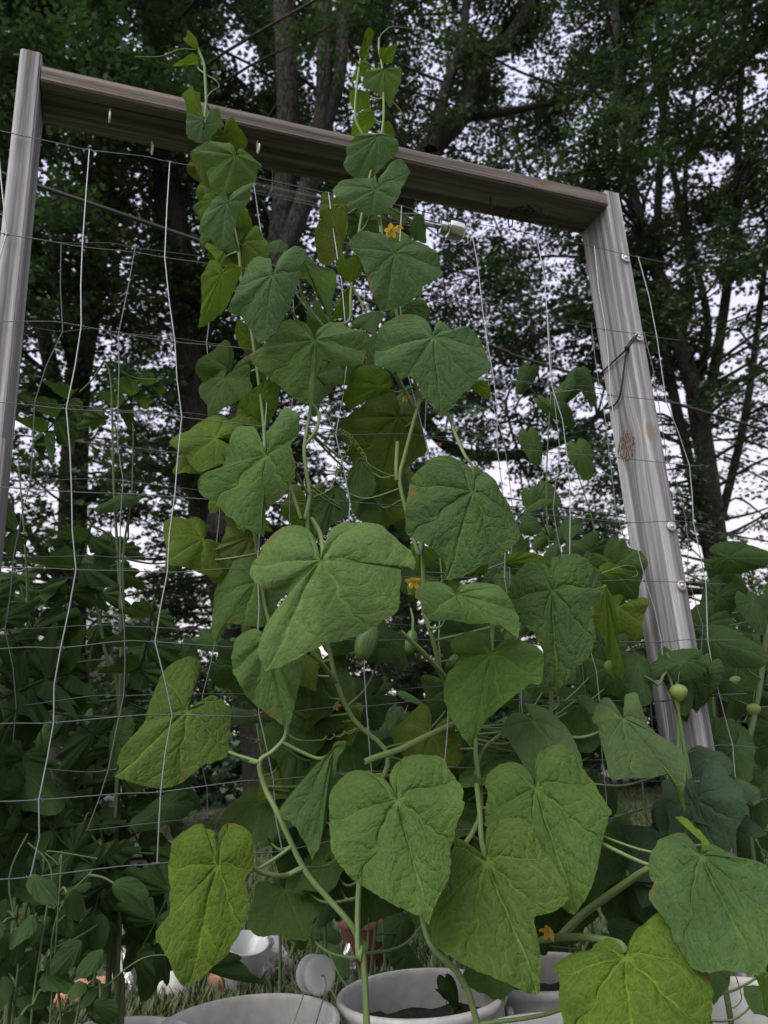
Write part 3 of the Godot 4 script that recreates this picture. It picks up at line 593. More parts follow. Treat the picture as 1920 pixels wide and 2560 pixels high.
# crown clumps: tree, x, y, z, radius (cm), leaf area (1/1000 m2)
const CLUMPS := [[0,-453,1010,-558,26,312],[0,-393,856,-482,22,145],[0,-423,990,-568,26,454],[0,-326,801,-447,20,222],[0,-269,817,-441,20,221],[0,-303,846,-472,21,287],[0,-251,856,-461,21,310],[0,-296,966,-562,25,238],[0,-205,854,-462,21,236],[0,-240,939,-539,24,376],[0,-183,912,-501,23,312],[0,-216,1027,-573,26,314],[1,-149,1070,-632,28,609],[1,-132,919,-535,24,245],[1,-111,1062,-605,27,321],[1,-83,982,-559,25,217],[1,-43,1048,-588,27,100],[1,-51,1013,-578,26,96],[1,6,1199,-688,31,278],[1,-4,924,-550,24,146],[2,38,1039,-623,28,143],[2,36,1083,-633,28,395],[2,101,1117,-675,30,140],[2,144,1230,-714,32,263],[2,164,1103,-639,29,258],[2,196,1276,-770,34,375],[1,204,946,-567,25,159],[2,249,1229,-749,33,386],[3,261,937,-552,25,76],[3,325,1131,-691,31,266],[3,365,1146,-708,31,240],[3,340,1002,-619,27,201],[3,423,1215,-714,32,515],[2,442,1172,-712,32,312],[3,467,1110,-690,30,429],[2,554,1198,-756,33,596],[3,425,929,-544,24,113],[3,432,891,-536,24,408],[3,535,951,-594,26,347],[3,600,1116,-683,30,276],[0,-476,970,-594,26,446],[0,-469,1003,-592,26,423],[0,-356,864,-501,22,200],[0,-325,814,-473,21,193],[1,-448,1138,-719,32,543],[0,-335,905,-541,24,296],[0,-276,840,-492,22,246],[0,-301,881,-536,24,420],[0,-207,783,-463,21,130],[0,-214,814,-488,22,225],[1,-221,1057,-679,30,248],[0,-188,792,-494,22,391],[1,-170,905,-574,25,375],[1,-174,938,-599,26,157],[1,-99,994,-610,27,218],[0,-80,773,-474,21,115],[1,-77,965,-597,26,292],[2,-75,1115,-703,31,272],[1,14,1097,-689,30,121],[1,11,1056,-690,30,169],[2,50,1278,-798,35,399],[2,57,1166,-771,33,341],[1,133,1146,-717,32,261],[2,95,1051,-652,29,72],[2,180,1047,-686,30,365],[2,179,1067,-681,30,390],[2,262,1089,-724,31,551],[2,230,1016,-659,29,286],[3,266,928,-608,26,122],[3,316,1134,-727,32,286],[3,362,1092,-720,31,310],[3,388,1114,-728,32,176],[3,324,892,-558,24,385],[2,398,1025,-693,30,428],[3,444,1038,-671,29,402],[2,462,995,-670,29,99],[3,530,1034,-688,30,622],[3,513,1037,-679,29,367],[3,529,940,-627,27,344],[3,606,1089,-739,32,282],[0,-441,882,-589,25,162],[1,-481,916,-617,26,346],[0,-339,736,-482,21,269],[0,-376,872,-562,24,203],[1,-376,912,-580,25,412],[0,-353,882,-569,25,406],[1,-279,868,-568,24,240],[1,-327,911,-615,26,518],[0,-219,813,-517,22,436],[0,-226,751,-496,21,269],[1,-236,1062,-721,31,443],[1,-189,919,-592,26,380],[1,-152,878,-583,25,161],[1,-177,1013,-680,29,313],[1,-104,992,-689,29,213],[1,-107,1070,-717,31,367],[1,-39,991,-655,28,336],[1,-88,1035,-690,30,656],[1,9,867,-598,25,181],[1,-12,859,-574,25,112],[2,33,1076,-734,31,279],[2,35,1053,-737,31,254],[2,105,994,-685,29,78],[2,104,1013,-715,30,210],[2,193,1044,-715,31,334],[2,214,1219,-841,36,399],[1,167,821,-563,24,116],[2,207,983,-692,29,305],[3,266,984,-677,29,169],[3,327,1063,-750,32,394],[3,266,831,-574,24,159],[3,337,999,-722,30,410],[3,331,818,-562,24,307],[3,374,977,-675,29,1016],[3,422,882,-636,27,199],[3,401,816,-575,24,311],[3,530,947,-699,29,440],[3,465,868,-621,26,499],[3,511,883,-620,26,457],[3,490,864,-605,26,94],[0,-390,751,-506,22,292],[0,-400,746,-526,22,173],[1,-447,881,-630,26,583],[0,-425,855,-627,26,258],[0,-298,731,-522,22,511],[0,-293,716,-512,21,265],[1,-347,913,-679,28,598],[0,-263,724,-496,21,181],[0,-227,712,-501,21,172],[0,-225,767,-531,22,404],[1,-205,879,-625,26,414],[0,-215,835,-593,25,208],[1,-179,834,-613,26,504],[1,-171,976,-710,30,276],[1,-135,999,-757,31,338],[2,-105,915,-675,28,270],[1,-61,907,-646,27,192],[1,-70,906,-689,29,214],[0,-3,677,-475,20,90],[1,-6,806,-590,25,151],[2,49,971,-716,30,291],[2,26,1030,-776,32,843],[2,110,1109,-830,35,209],[2,82,919,-697,29,244],[1,148,953,-708,30,545],[2,163,966,-706,30,271],[2,214,995,-765,32,159],[3,221,993,-731,31,120],[3,240,809,-599,25,260],[3,289,921,-691,29,257],[3,361,968,-759,31,655],[3,346,939,-716,30,1103],[3,375,828,-639,26,411],[3,390,963,-729,30,641],[3,367,765,-578,24,342],[3,429,874,-656,27,411],[2,512,926,-724,30,613],[3,480,836,-655,27,306],[3,496,828,-625,26,268],[3,581,964,-729,30,1531],[0,-404,721,-531,22,244],[0,-413,733,-536,22,252],[0,-395,743,-581,24,350],[0,-361,680,-506,21,193],[0,-311,695,-538,22,371],[0,-297,636,-495,20,275],[0,-342,837,-641,26,521],[0,-265,639,-487,20,229],[0,-215,639,-501,20,441],[0,-215,669,-491,20,185],[0,-194,734,-558,23,241],[1,-189,773,-587,24,311],[1,-169,799,-635,26,292],[1,-191,915,-719,30,740],[2,-110,939,-741,30,502],[1,-102,840,-657,27,304],[0,-39,679,-526,21,130],[1,-54,786,-610,25,331],[1,-29,894,-702,29,435],[1,-4,926,-743,30,359],[2,47,944,-750,31,398],[1,29,886,-744,30,304],[3,102,765,-612,25,81],[2,125,1067,-897,36,254],[2,149,855,-721,29,384],[2,148,928,-760,31,478],[1,210,941,-754,31,860],[2,230,880,-700,29,220],[3,323,919,-794,32,624],[3,292,956,-776,32,296],[3,341,895,-739,30,248],[3,310,780,-661,26,348],[3,311,739,-596,24,279],[3,337,716,-602,24,324],[2,503,959,-833,33,526],[3,449,849,-720,29,439],[3,419,732,-598,24,512],[3,424,750,-617,25,237],[3,566,866,-759,30,200],[3,497,780,-659,26,156],[0,-409,687,-552,22,136],[0,-435,726,-607,24,323],[0,-408,741,-614,25,404],[0,-375,677,-549,22,217],[0,-383,768,-636,26,558],[0,-333,644,-551,22,301],[0,-286,684,-577,23,366],[0,-354,796,-661,27,382],[0,-201,611,-496,20,260],[0,-253,725,-591,24,329],[0,-192,638,-552,22,234],[0,-193,653,-542,22,404],[0,-155,626,-528,21,273],[1,-162,769,-654,26,464],[1,-108,761,-682,27,341],[1,-135,750,-666,26,293],[1,-84,880,-785,31,448],[1,-103,884,-755,30,399],[1,-7,772,-670,27,143],[0,-1,655,-584,23,108],[2,62,949,-845,34,414],[2,49,900,-837,33,282],[2,121,901,-814,32,199],[1,101,735,-669,26,89],[2,183,967,-899,35,445],[2,162,881,-794,31,607],[2,244,855,-764,30,175],[2,284,972,-922,36,888],[3,297,876,-773,31,531],[3,235,750,-652,26,205],[3,350,845,-796,31,491],[3,342,868,-786,31,297],[3,344,754,-664,26,150],[3,304,694,-611,24,151],[3,481,891,-801,32,94],[3,420,782,-696,28,297],[3,427,667,-614,24,139],[3,445,715,-641,25,116],[3,521,731,-701,27,101],[3,496,745,-669,26,324],[0,-380,609,-534,21,147],[0,-412,603,-552,22,202],[0,-395,624,-581,23,104],[0,-371,601,-560,22,249],[0,-302,579,-520,20,310],[0,-339,688,-620,24,758],[1,-310,676,-613,24,343],[0,-239,583,-512,20,187],[0,-241,611,-541,21,247],[0,-249,606,-568,22,277],[1,-199,664,-641,25,498],[0,-239,688,-649,25,545],[1,-197,761,-692,27,293],[1,-154,680,-660,26,694],[1,-122,672,-645,25,313],[1,-114,780,-727,28,358],[1,-88,799,-754,29,846],[1,-76,696,-652,25,394],[1,-34,767,-773,30,660],[1,-12,823,-795,31,206],[2,52,757,-742,29,241],[2,74,905,-926,36,518],[2,126,845,-858,33,218],[2,91,943,-908,35,215],[2,160,868,-891,34,133],[2,218,932,-920,36,561],[2,257,841,-829,32,374],[2,248,854,-839,33,410],[3,233,650,-661,25,256],[3,244,657,-625,24,306],[3,313,713,-696,27,121],[3,330,801,-773,30,338],[3,353,678,-672,26,341],[3,401,790,-787,30,557],[2,473,779,-775,30,183],[3,399,705,-699,27,298],[3,420,651,-661,25,269],[3,517,812,-802,31,76],[3,463,630,-633,24,254],[3,650,827,-861,33,59],[0,-455,645,-632,24,220],[0,-388,551,-558,21,240],[0,-414,655,-675,26,338],[0,-430,687,-683,26,554],[0,-381,677,-661,26,615],[0,-346,611,-607,23,264],[0,-261,527,-544,21,210],[0,-291,605,-638,24,396],[0,-257,631,-652,25,475],[1,-308,711,-752,29,454],[1,-224,662,-714,27,535],[1,-214,662,-691,26,458],[1,-212,705,-740,28,500],[1,-186,745,-759,29,509],[1,-153,667,-724,27,286],[1,-103,619,-645,25,301],[1,-92,754,-806,31,252],[1,-83,611,-624,24,272],[0,-34,590,-613,23,81],[1,-5,665,-677,26,161],[2,28,884,-943,36,755],[2,34,794,-861,33,844],[2,82,779,-861,33,343],[1,104,680,-734,28,467],[2,145,780,-869,33,209],[3,157,666,-698,27,338],[2,272,844,-947,36,446],[2,210,675,-761,29,425],[3,241,621,-652,25,306],[3,225,636,-663,25,209],[3,271,621,-646,25,244],[3,277,646,-677,26,216],[3,318,634,-665,25,110],[3,429,722,-834,31,466],[3,481,732,-815,31,556],[3,421,682,-784,29,465],[3,487,696,-795,30,509],[3,432,605,-642,24,105],[3,535,621,-723,27,146],[3,528,661,-716,27,217],[0,-389,522,-541,20,172],[0,-490,629,-680,26,309],[0,-375,521,-577,22,286],[0,-420,603,-653,25,270],[0,-297,510,-536,20,398],[0,-366,580,-666,25,701],[0,-285,505,-557,21,240],[0,-241,502,-532,20,370],[1,-306,699,-791,30,570],[0,-221,515,-576,21,105],[1,-211,611,-693,26,315],[1,-207,556,-654,24,361],[1,-198,582,-694,26,185],[1,-170,560,-655,24,177],[1,-149,638,-769,28,535],[1,-108,589,-689,26,507],[1,-92,575,-676,25,341],[1,-95,622,-705,26,388],[1,-20,701,-805,30,298],[2,-34,783,-966,36,239],[2,15,649,-797,29,524],[2,30,767,-916,34,829],[2,125,720,-890,33,218],[2,106,666,-822,30,210],[2,161,613,-766,28,207],[2,180,723,-926,34,332],[2,242,707,-854,32,271],[3,196,609,-758,28,66],[3,279,611,-780,29,824],[3,236,591,-731,27,326],[3,328,678,-830,31,440],[3,329,610,-758,28,324],[2,393,686,-831,31,386],[2,422,701,-918,34,473],[3,387,589,-702,26,187],[3,452,676,-855,31,284],[3,496,646,-771,29,269],[2,450,583,-754,27,431],[3,542,575,-751,27,367],[3,543,643,-786,29,202],[0,-408,464,-566,21,219],[1,-475,546,-652,24,361],[0,-440,538,-678,25,235],[0,-432,559,-692,25,141],[0,-292,457,-552,20,398],[0,-306,479,-573,21,411],[0,-280,451,-550,20,190],[0,-263,482,-576,21,299],[0,-277,520,-651,24,295],[0,-235,483,-580,21,338],[1,-247,637,-782,29,458],[0,-219,513,-660,24,352],[1,-157,518,-669,24,165],[0,-171,527,-689,25,659],[2,-168,617,-787,29,551],[1,-163,633,-786,29,1028],[1,-96,664,-852,31,304],[1,-85,599,-793,29,410],[1,-42,639,-818,30,233],[0,-38,487,-605,22,123],[1,15,527,-722,26,108],[2,16,591,-781,28,430],[3,67,583,-757,28,176],[2,88,612,-808,29,125],[1,136,553,-729,26,440],[2,201,737,-990,36,229],[2,210,686,-904,33,295],[1,157,515,-699,25,296],[3,210,510,-715,26,248],[3,238,524,-722,26,218],[3,300,562,-793,28,928],[2,313,613,-802,29,595],[3,357,540,-772,28,156],[3,406,621,-906,32,424],[3,427,580,-766,28,280],[3,366,528,-686,25,304],[2,497,578,-853,30,239],[3,505,557,-796,29,192],[3,536,526,-773,28,119],[3,554,578,-841,30,185],[0,-417,462,-621,22,205],[0,-462,460,-649,23,154],[0,-451,526,-724,26,180],[0,-406,506,-681,25,135],[1,-448,583,-845,30,496],[0,-359,503,-670,24,272],[1,-395,603,-863,31,378],[0,-305,490,-684,25,289],[1,-335,582,-790,29,185],[0,-302,542,-741,27,318],[1,-280,589,-868,31,379],[0,-252,508,-705,25,411],[1,-192,525,-736,26,355],[1,-166,510,-713,26,191],[1,-146,485,-710,25,543],[1,-155,577,-864,31,233],[1,-71,499,-724,26,227],[1,-77,533,-744,27,406],[1,-28,480,-662,24,128],[1,-42,555,-836,30,293],[2,35,591,-915,32,242],[2,38,622,-962,34,140],[2,92,592,-857,31,221],[2,78,654,-1016,36,1112],[2,163,673,-1009,36,462],[2,163,575,-905,32,517],[3,196,568,-898,32,603],[2,180,509,-789,28,252],[3,265,566,-851,30,291],[3,226,511,-760,27,436],[3,339,562,-883,31,395],[3,292,482,-718,25,856],[3,381,575,-871,31,306],[3,366,512,-809,28,231],[3,382,441,-701,25,35],[3,393,461,-727,26,85],[3,440,459,-732,26,93],[3,455,492,-729,26,66],[3,560,543,-892,31,72],[3,518,490,-768,27,256],[0,-510,494,-760,27,152],[0,-414,400,-585,21,114],[0,-424,443,-701,25,173],[0,-403,430,-642,23,99],[0,-352,395,-624,22,151],[0,-390,476,-762,27,220],[1,-336,440,-686,24,225],[0,-330,425,-680,24,167],[0,-265,457,-698,25,168],[0,-288,457,-736,26,177],[1,-220,444,-708,25,167],[0,-210,393,-610,21,249],[1,-202,446,-730,25,306],[1,-216,485,-846,29,386],[1,-127,467,-776,27,478],[1,-161,482,-786,28,317],[1,-114,496,-823,29,493],[1,-99,523,-889,31,543],[1,-50,522,-855,30,182],[1,-37,493,-875,30,431],[2,33,479,-859,30,122],[2,45,547,-1011,35,432],[2,99,574,-975,34,562],[2,93,537,-954,33,679],[2,133,465,-809,28,292],[2,121,488,-874,30,304],[2,189,515,-864,30,96],[2,208,501,-854,30,292],[3,263,480,-801,28,663],[3,255,520,-929,32,320],[3,326,490,-823,29,305],[3,343,515,-875,31,362],[3,341,412,-748,26,81],[3,383,499,-866,30,669],[3,395,429,-800,27,104],[3,401,438,-810,28,164],[3,404,411,-686,24,166],[3,448,437,-740,26,83],[3,562,486,-914,31,42],[3,574,509,-897,31,104],[0,-410,338,-591,20,82],[0,-511,423,-769,26,212],[0,-421,416,-720,25,116],[0,-404,365,-657,23,96],[0,-397,394,-746,25,184],[0,-411,406,-745,26,132],[0,-345,411,-707,24,111],[1,-398,481,-872,30,198],[0,-241,350,-631,22,125],[0,-272,376,-679,23,95],[1,-285,472,-903,31,311],[0,-232,373,-680,23,161],[1,-210,430,-767,26,202],[1,-198,392,-729,25,388],[1,-151,397,-757,26,272],[1,-134,425,-777,27,413],[1,-97,401,-775,26,361],[1,-125,442,-898,31,880],[0,-39,344,-604,21,135],[1,-24,394,-753,26,421],[2,12,431,-856,29,274],[2,43,499,-1005,34,268],[1,71,386,-689,24,158],[2,80,441,-815,28,219],[2,135,425,-837,29,232],[2,122,435,-907,31,287],[2,191,420,-826,28,225],[2,245,504,-1000,34,363],[3,254,432,-912,31,225],[3,244,407,-827,28,271],[3,328,448,-982,33,285],[3,264,397,-761,26,70],[3,394,439,-960,32,110],[3,404,431,-893,30,99],[2,474,432,-958,32,35],[2,517,509,-1024,35,130],[3,433,373,-746,25,50],[3,509,456,-926,32,289],[3,595,429,-981,33,63],[3,517,427,-854,29,51],[0,-465,352,-674,23,76],[0,-527,372,-787,27,149],[0,-442,361,-727,25,131],[0,-369,326,-613,21,107],[0,-350,319,-689,23,189],[0,-307,318,-618,21,68],[0,-319,330,-657,22,138],[0,-320,346,-716,24,150],[0,-215,310,-589,20,89],[0,-274,335,-691,23,110],[0,-204,316,-603,20,100],[0,-223,323,-683,23,210],[0,-190,347,-715,24,417],[2,-254,409,-935,31,484],[1,-144,370,-770,26,378],[1,-133,341,-760,25,220],[1,-98,374,-839,28,281],[1,-90,389,-850,29,150],[1,-39,376,-824,28,119],[1,-65,381,-903,30,478],[2,42,438,-1045,35,180],[2,34,431,-938,32,189],[2,69,454,-1061,36,427],[2,61,429,-1061,35,205],[2,106,378,-859,29,339],[2,120,386,-971,32,197],[2,200,376,-887,30,418],[2,193,393,-958,32,155],[3,238,349,-785,26,251],[3,237,342,-820,27,231],[3,343,407,-971,32,225],[3,311,377,-886,30,309],[3,335,349,-793,27,136],[3,362,325,-834,28,120],[3,491,420,-991,33,103],[3,478,404,-958,32,54],[3,411,293,-744,25,29],[3,455,347,-798,27,37],[3,604,406,-992,33,79],[2,665,413,-1091,36,39],[0,-512,307,-785,26,132],[0,-491,330,-761,25,177],[0,-415,308,-742,25,121],[0,-460,320,-796,26,104],[0,-363,282,-702,23,102],[0,-395,307,-779,26,94],[0,-291,264,-661,22,65],[0,-331,312,-736,24,143],[0,-274,317,-734,24,135],[0,-263,275,-649,21,141],[1,-241,310,-787,26,234],[0,-260,325,-756,25,322],[1,-219,331,-896,29,283],[1,-207,330,-816,27,314],[1,-130,294,-788,26,231],[2,-210,368,-1010,33,206],[1,-105,316,-832,27,354],[1,-84,285,-771,25,195],[1,-27,302,-753,25,134],[1,-62,330,-910,30,323],[2,13,325,-829,27,435],[2,-7,357,-1040,34,294],[2,88,321,-934,31,124],[2,78,393,-1082,36,194],[2,144,353,-1065,35,688],[2,149,309,-886,29,210],[2,233,362,-1046,34,581],[2,189,341,-1059,34,179],[3,248,308,-902,29,630],[3,241,319,-895,29,125],[3,234,284,-735,24,119],[3,319,344,-1002,33,138],[3,307,301,-793,26,111],[3,373,331,-942,31,458],[3,446,308,-917,30,17],[3,361,260,-806,26,40],[3,428,302,-840,27,41],[3,469,329,-907,30,57],[3,541,269,-885,29,103],[2,601,301,-970,31,65],[1,-492,268,-770,25,200],[0,-466,262,-713,23,94],[0,-397,254,-668,22,83],[0,-498,266,-828,27,107],[0,-390,257,-762,25,232],[0,-362,242,-697,23,107],[0,-314,261,-701,23,93],[0,-347,250,-782,25,128],[0,-251,217,-660,21,71],[0,-263,235,-676,22,98],[1,-253,270,-870,28,186],[0,-256,257,-806,26,230],[1,-258,278,-947,30,524],[1,-244,264,-878,28,426],[1,-147,243,-749,24,298],[1,-187,285,-949,31,299],[1,-109,287,-975,31,674],[1,-93,277,-828,27,220],[1,-70,288,-969,31,273],[1,-40,255,-831,27,541],[2,8,258,-966,31,346],[3,8,235,-799,26,403],[1,43,267,-812,26,199],[2,105,311,-1061,34,222],[2,125,322,-1048,34,477],[2,127,256,-849,27,203],[2,178,270,-1034,33,350],[2,181,266,-892,29,233],[3,256,269,-915,29,312],[3,202,232,-805,26,241],[3,228,222,-749,24,448],[3,265,230,-806,26,94],[3,312,228,-770,25,48],[3,355,261,-959,31,124],[3,420,258,-884,28,55],[3,388,232,-847,27,67],[3,481,242,-969,31,279],[3,412,241,-832,27,50],[3,536,212,-892,28,75],[3,506,208,-849,27,53],[0,-436,206,-716,23,61],[0,-427,213,-652,21,56],[1,-537,257,-960,31,107],[1,-529,266,-951,31,182],[0,-353,211,-667,21,150],[0,-311,201,-645,21,101],[0,-314,215,-688,22,124],[0,-281,203,-675,22,80],[0,-224,198,-629,20,98],[0,-306,216,-829,26,169],[1,-292,215,-960,30,607],[0,-248,195,-784,25,220],[1,-245,245,-930,30,401],[1,-212,198,-823,26,224],[1,-189,243,-976,31,827],[1,-139,204,-761,24,411],[1,-100,229,-874,28,153],[1,-109,205,-765,24,210],[1,-30,220,-834,27,304],[1,-27,193,-757,24,181],[2,-25,218,-1126,35,220],[1,-6,196,-827,26,264],[2,48,214,-866,27,242],[2,95,219,-1064,33,485],[2,165,219,-1088,34,464],[3,113,241,-965,31,604],[2,163,221,-888,28,115],[2,181,238,-1074,34,1022],[3,220,226,-937,30,195],[3,250,205,-988,31,294],[3,298,221,-974,31,224],[3,302,184,-965,30,235],[3,345,179,-928,29,394],[3,280,168,-771,24,201],[3,350,176,-782,25,199],[3,358,193,-810,26,206],[2,478,194,-971,30,135],[3,409,158,-844,26,349],[3,485,166,-899,28,129],[2,553,170,-1006,31,272],[0,-442,169,-694,22,117],[0,-496,183,-799,25,139],[0,-389,150,-675,21,91],[0,-367,138,-660,21,82],[0,-371,163,-749,23,191],[0,-332,140,-679,21,144],[0,-337,165,-740,23,211],[0,-368,152,-827,26,197],[0,-280,142,-743,23,383],[0,-240,152,-680,21,122],[0,-241,177,-781,25,254],[1,-232,146,-787,24,415],[1,-227,185,-996,31,596],[2,-241,174,-1015,32,685],[1,-137,141,-854,26,342],[0,-129,132,-663,21,140],[1,-82,147,-831,26,238],[0,-101,168,-778,24,99],[1,-68,150,-933,29,387],[1,-34,174,-982,31,430],[2,-9,173,-1100,34,499],[2,-16,166,-902,28,300],[2,44,165,-1054,33,766],[2,67,178,-1024,32,569],[2,110,152,-868,27,203],[2,130,148,-1024,32,145],[2,160,135,-940,29,409],[2,187,133,-1017,31,299],[3,214,159,-834,26,547],[3,236,146,-976,30,575],[3,268,138,-833,26,235],[3,253,138,-838,26,470],[3,324,148,-848,26,287],[3,375,142,-1071,33,532],[3,458,137,-1009,31,312],[3,382,139,-866,27,232],[3,458,111,-937,29,173],[3,423,123,-853,26,123],[3,557,156,-1046,32,275],[2,604,126,-1094,34,287]]
const LIMBS := [
[1,250,190,[-1397,-521,-8754,-1361,885,-8324,-1556,2049,-7968,-1741,2982,-7683,-1844,3680,-7470]],
[1,190,80,[-1844,3680,-7470,-1874,4374,-7258,-1939,5300,-6974,-2057,6552,-6592,-2123,7848,-6195,-2184,9236,-5771]],
[1,120,85,[-1589,2787,-7011,-1306,3824,-6694,-923,5066,-6314,-715,6317,-5931,-675,7578,-5546,-664,8630,-5224]],
[1,85,60,[-910,5007,-6228,-562,5735,-6005,-369,6430,-5792,-284,7464,-5476,-265,8501,-5159]],
[1,60,45,[-453,6103,-5892,-200,6712,-5706,-103,7454,-5479,38,8484,-5164]],
[2,200,120,[209,-406,-12065,226,2113,-11295,179,4699,-10504,402,7271,-9718,614,8552,-9327]],
[2,140,70,[515,7298,-7828,824,7714,-7700,1246,8125,-7575,1479,8708,-7396,1861,8931,-7328,2234,9480,-7160]],
[2,80,30,[806,7566,-7536,1011,8192,-7345,1270,8814,-7155,1376,9657,-6897]],
[2,60,20,[1181,8204,-7760,1732,8229,-7752,2316,8307,-7728,2783,8365,-7711]],
[2,90,40,[318,5890,-9931,919,4842,-10252,1835,4633,-10316,2642,4810,-10261,3124,5101,-10172]],
[2,80,30,[603,8412,-9160,349,9695,-8768,227,10971,-8378,237,12239,-7990]],
[3,125,95,[3777,-103,-9463,3812,1367,-9014,3783,2637,-8625,3712,3656,-8314,3625,4422,-8079]],
[3,80,35,[3625,4422,-8079,3372,5502,-7749,3123,6227,-7528,2999,7249,-7215,2967,8469,-6842,2993,9787,-6439]],
[3,60,25,[3878,4213,-8562,4170,5364,-8210,4415,6677,-7808,4550,7997,-7405,4756,9577,-6922]],
[3,65,30,[3903,1899,-9060,3645,3471,-8579,3426,4781,-8179,3365,6030,-7797,3500,7372,-7387,3702,8919,-6914]],
[3,50,20,[3872,4673,-8630,4091,5474,-8385,3890,6841,-7967,4084,8185,-7556]],
[3,50,20,[3699,5228,-8356,3869,6185,-8063,3673,7590,-7634,3527,8886,-7238]],
[3,45,15,[3640,5880,-8366,3297,5899,-8360,2994,6573,-8154,2828,7624,-7833]],
[3,50,20,[4014,3012,-9033,4430,4330,-8630,4750,5921,-8144,5015,7516,-7656]],
[0,180,120,[-3786,-703,-9123,-3504,1484,-8455,-3339,3390,-7872,-3203,4818,-7435]],
[0,120,40,[-3203,4818,-7435,-2852,6474,-6929,-2716,7903,-6492,-2566,9570,-5983]],
[0,90,30,[-3285,3865,-7727,-3573,5317,-7283,-3622,6996,-6770,-3621,8671,-6257]],
[0,60,20,[-3218,3294,-7588,-2520,3671,-7473,-2047,3506,-7523]],
[0,50,20,[-3298,2376,-7869,-3625,2947,-7694,-3891,3331,-7576]]
]
const POS := {"spool":Vector3(-0.1677,0.3732,-1.5373),"bucket_mid":Vector3(0.0173,0.3300,-1.5697),"bucket_left":Vector3(-0.2741,0.3300,-1.4607),"bucket_front":Vector3(0.2065,0.3250,-1.2923),"bucket_back":Vector3(0.2592,0.3200,-1.6947),"bucket_right":Vector3(0.5169,0.3300,-1.4140),"bucket_corner":Vector3(-0.4946,0.3250,-1.3931),"jug":Vector3(-0.7634,0.0000,-2.8303),"cup":Vector3(-0.5521,0.0000,-2.8393),"brick_a":Vector3(-1.0899,0.0000,-2.7742),"brick_b":Vector3(-1.0259,0.0000,-2.7719),"brick_c":Vector3(-0.6363,0.0000,-2.8793),"brick_d":Vector3(-0.2864,0.0000,-2.8632),"foil":Vector3(-0.4956,0.0000,-2.9812),"foil_b":Vector3(-0.1922,0.0000,-2.9485),"foil_c":Vector3(-1.0017,0.0000,-2.9988),"redpot":Vector3(-0.1196,0.0000,-2.9886),"block":Vector3(-1.2277,0.0000,-3.7413),"tote":Vector3(-1.4024,0.0000,-4.2601),"trunkpost":Vector3(-1.9313,0.0000,-11.5546),"lawn":Vector3(-0.5505,0.0000,-4.4260),"tube_a":Vector3(-0.2293,1.9476,-1.3834),"tube_b":Vector3(0.2104,1.9310,-1.5508),"tube_c":Vector3(0.2524,1.9273,-1.5667),"hook0":Vector3(-0.5004,2.0112,-1.2375),"hook1":Vector3(-0.2516,2.0068,-1.3321),"hook2":Vector3(-0.4248,1.9233,-1.2662),"hook3":Vector3(-0.0636,1.9657,-1.4037),"hook4":Vector3(0.2704,2.0054,-1.5308),"hook5":Vector3(0.4399,2.0131,-1.5953),"cab_a0":Vector3(-1.8313,3.4629,-2.9351),"cab_a1":Vector3(-0.8531,3.3650,-3.4878),"cab_a2":Vector3(0.7023,3.1169,-4.2957),"cab_a3":Vector3(1.9015,2.9529,-4.8687),"cab_a4":Vector3(3.1366,2.8014,-5.4378),"cab_b0":Vector3(-2.3788,2.6537,-4.1236),"cab_b1":Vector3(-0.4035,2.4965,-4.6945),"cab_b2":Vector3(1.3831,2.3304,-5.3727),"cab_b3":Vector3(3.1965,2.0719,-5.8700),"house":Vector3(-7.6531,1.6601,-16.4528),"stump":Vector3(-1.1247,0.0000,-6.7115)}

var M := {}
var noise := FastNoiseLite.new()
var rng := RandomNumberGenerator.new()
var taken := {}

# ------------------------------------------------------------------ helpers
func numbered(called: String) -> String:
	if not taken.has(called):
		taken[called] = 0
		return called
	taken[called] += 1
	return "%s_%03d" % [called, taken[called]]

func thing(called: String, label: String, category: String, at := Vector3.ZERO, group := "", kind := "") -> Node3D:
	var o := Node3D.new()
	o.name = numbered(called)
	add_child(o)
	o.position = at
	meta(o, label, category, group, kind)
	return o

func meta(o: Node, label: String, category: String, group := "", kind := "") -> void:
	if label: o.set_meta("label", label)
	if category: o.set_meta("category", category)
	if group: o.set_meta("group", group)
	if kind: o.set_meta("kind", kind)

func part(parent: Node, called: String, mesh: Mesh, m: Material, xf := Transform3D.IDENTITY) -> MeshInstance3D:
	var o := MeshInstance3D.new()
	o.name = numbered(called) if parent == self else called
	o.mesh = mesh
	o.material_override = m
	parent.add_child(o, true)
	o.transform = xf
	return o

func lin(r: float, g: float, b: float) -> Color:
	return Color(r, g, b).linear_to_srgb()

func mat(c: Color, rough := 0.8, metal := 0.0) -> StandardMaterial3D:
	var m := StandardMaterial3D.new()
	m.albedo_color = c
	m.roughness = rough
	m.metallic = metal
	m.cull_mode = BaseMaterial3D.CULL_DISABLED
	return m

func noise_tex(freq: float, size: int, lo: Color, hi: Color, oct := 4, seed := 1, normal := false, strength := 4.0) -> NoiseTexture2D:
	var f := FastNoiseLite.new()
	f.seed = seed
	f.frequency = freq
	f.fractal_octaves = oct
	var t := NoiseTexture2D.new()
	t.width = size
	t.height = size
	t.seamless = true
	t.noise = f
	if normal:
		t.as_normal_map = true
		t.bump_strength = strength
	else:
		var g := Gradient.new()
		g.set_color(0, lo)
		g.set_color(1, hi)
		t.color_ramp = g
	return t

func v3(a: Array, i := 0) -> Vector3:
	return Vector3(a[i], a[i + 1], a[i + 2]) * 0.001

func path(a: Array) -> PackedVector3Array:
	var p := PackedVector3Array()
	for i in range(0, a.size(), 3):
		p.append(v3(a, i))
	return p

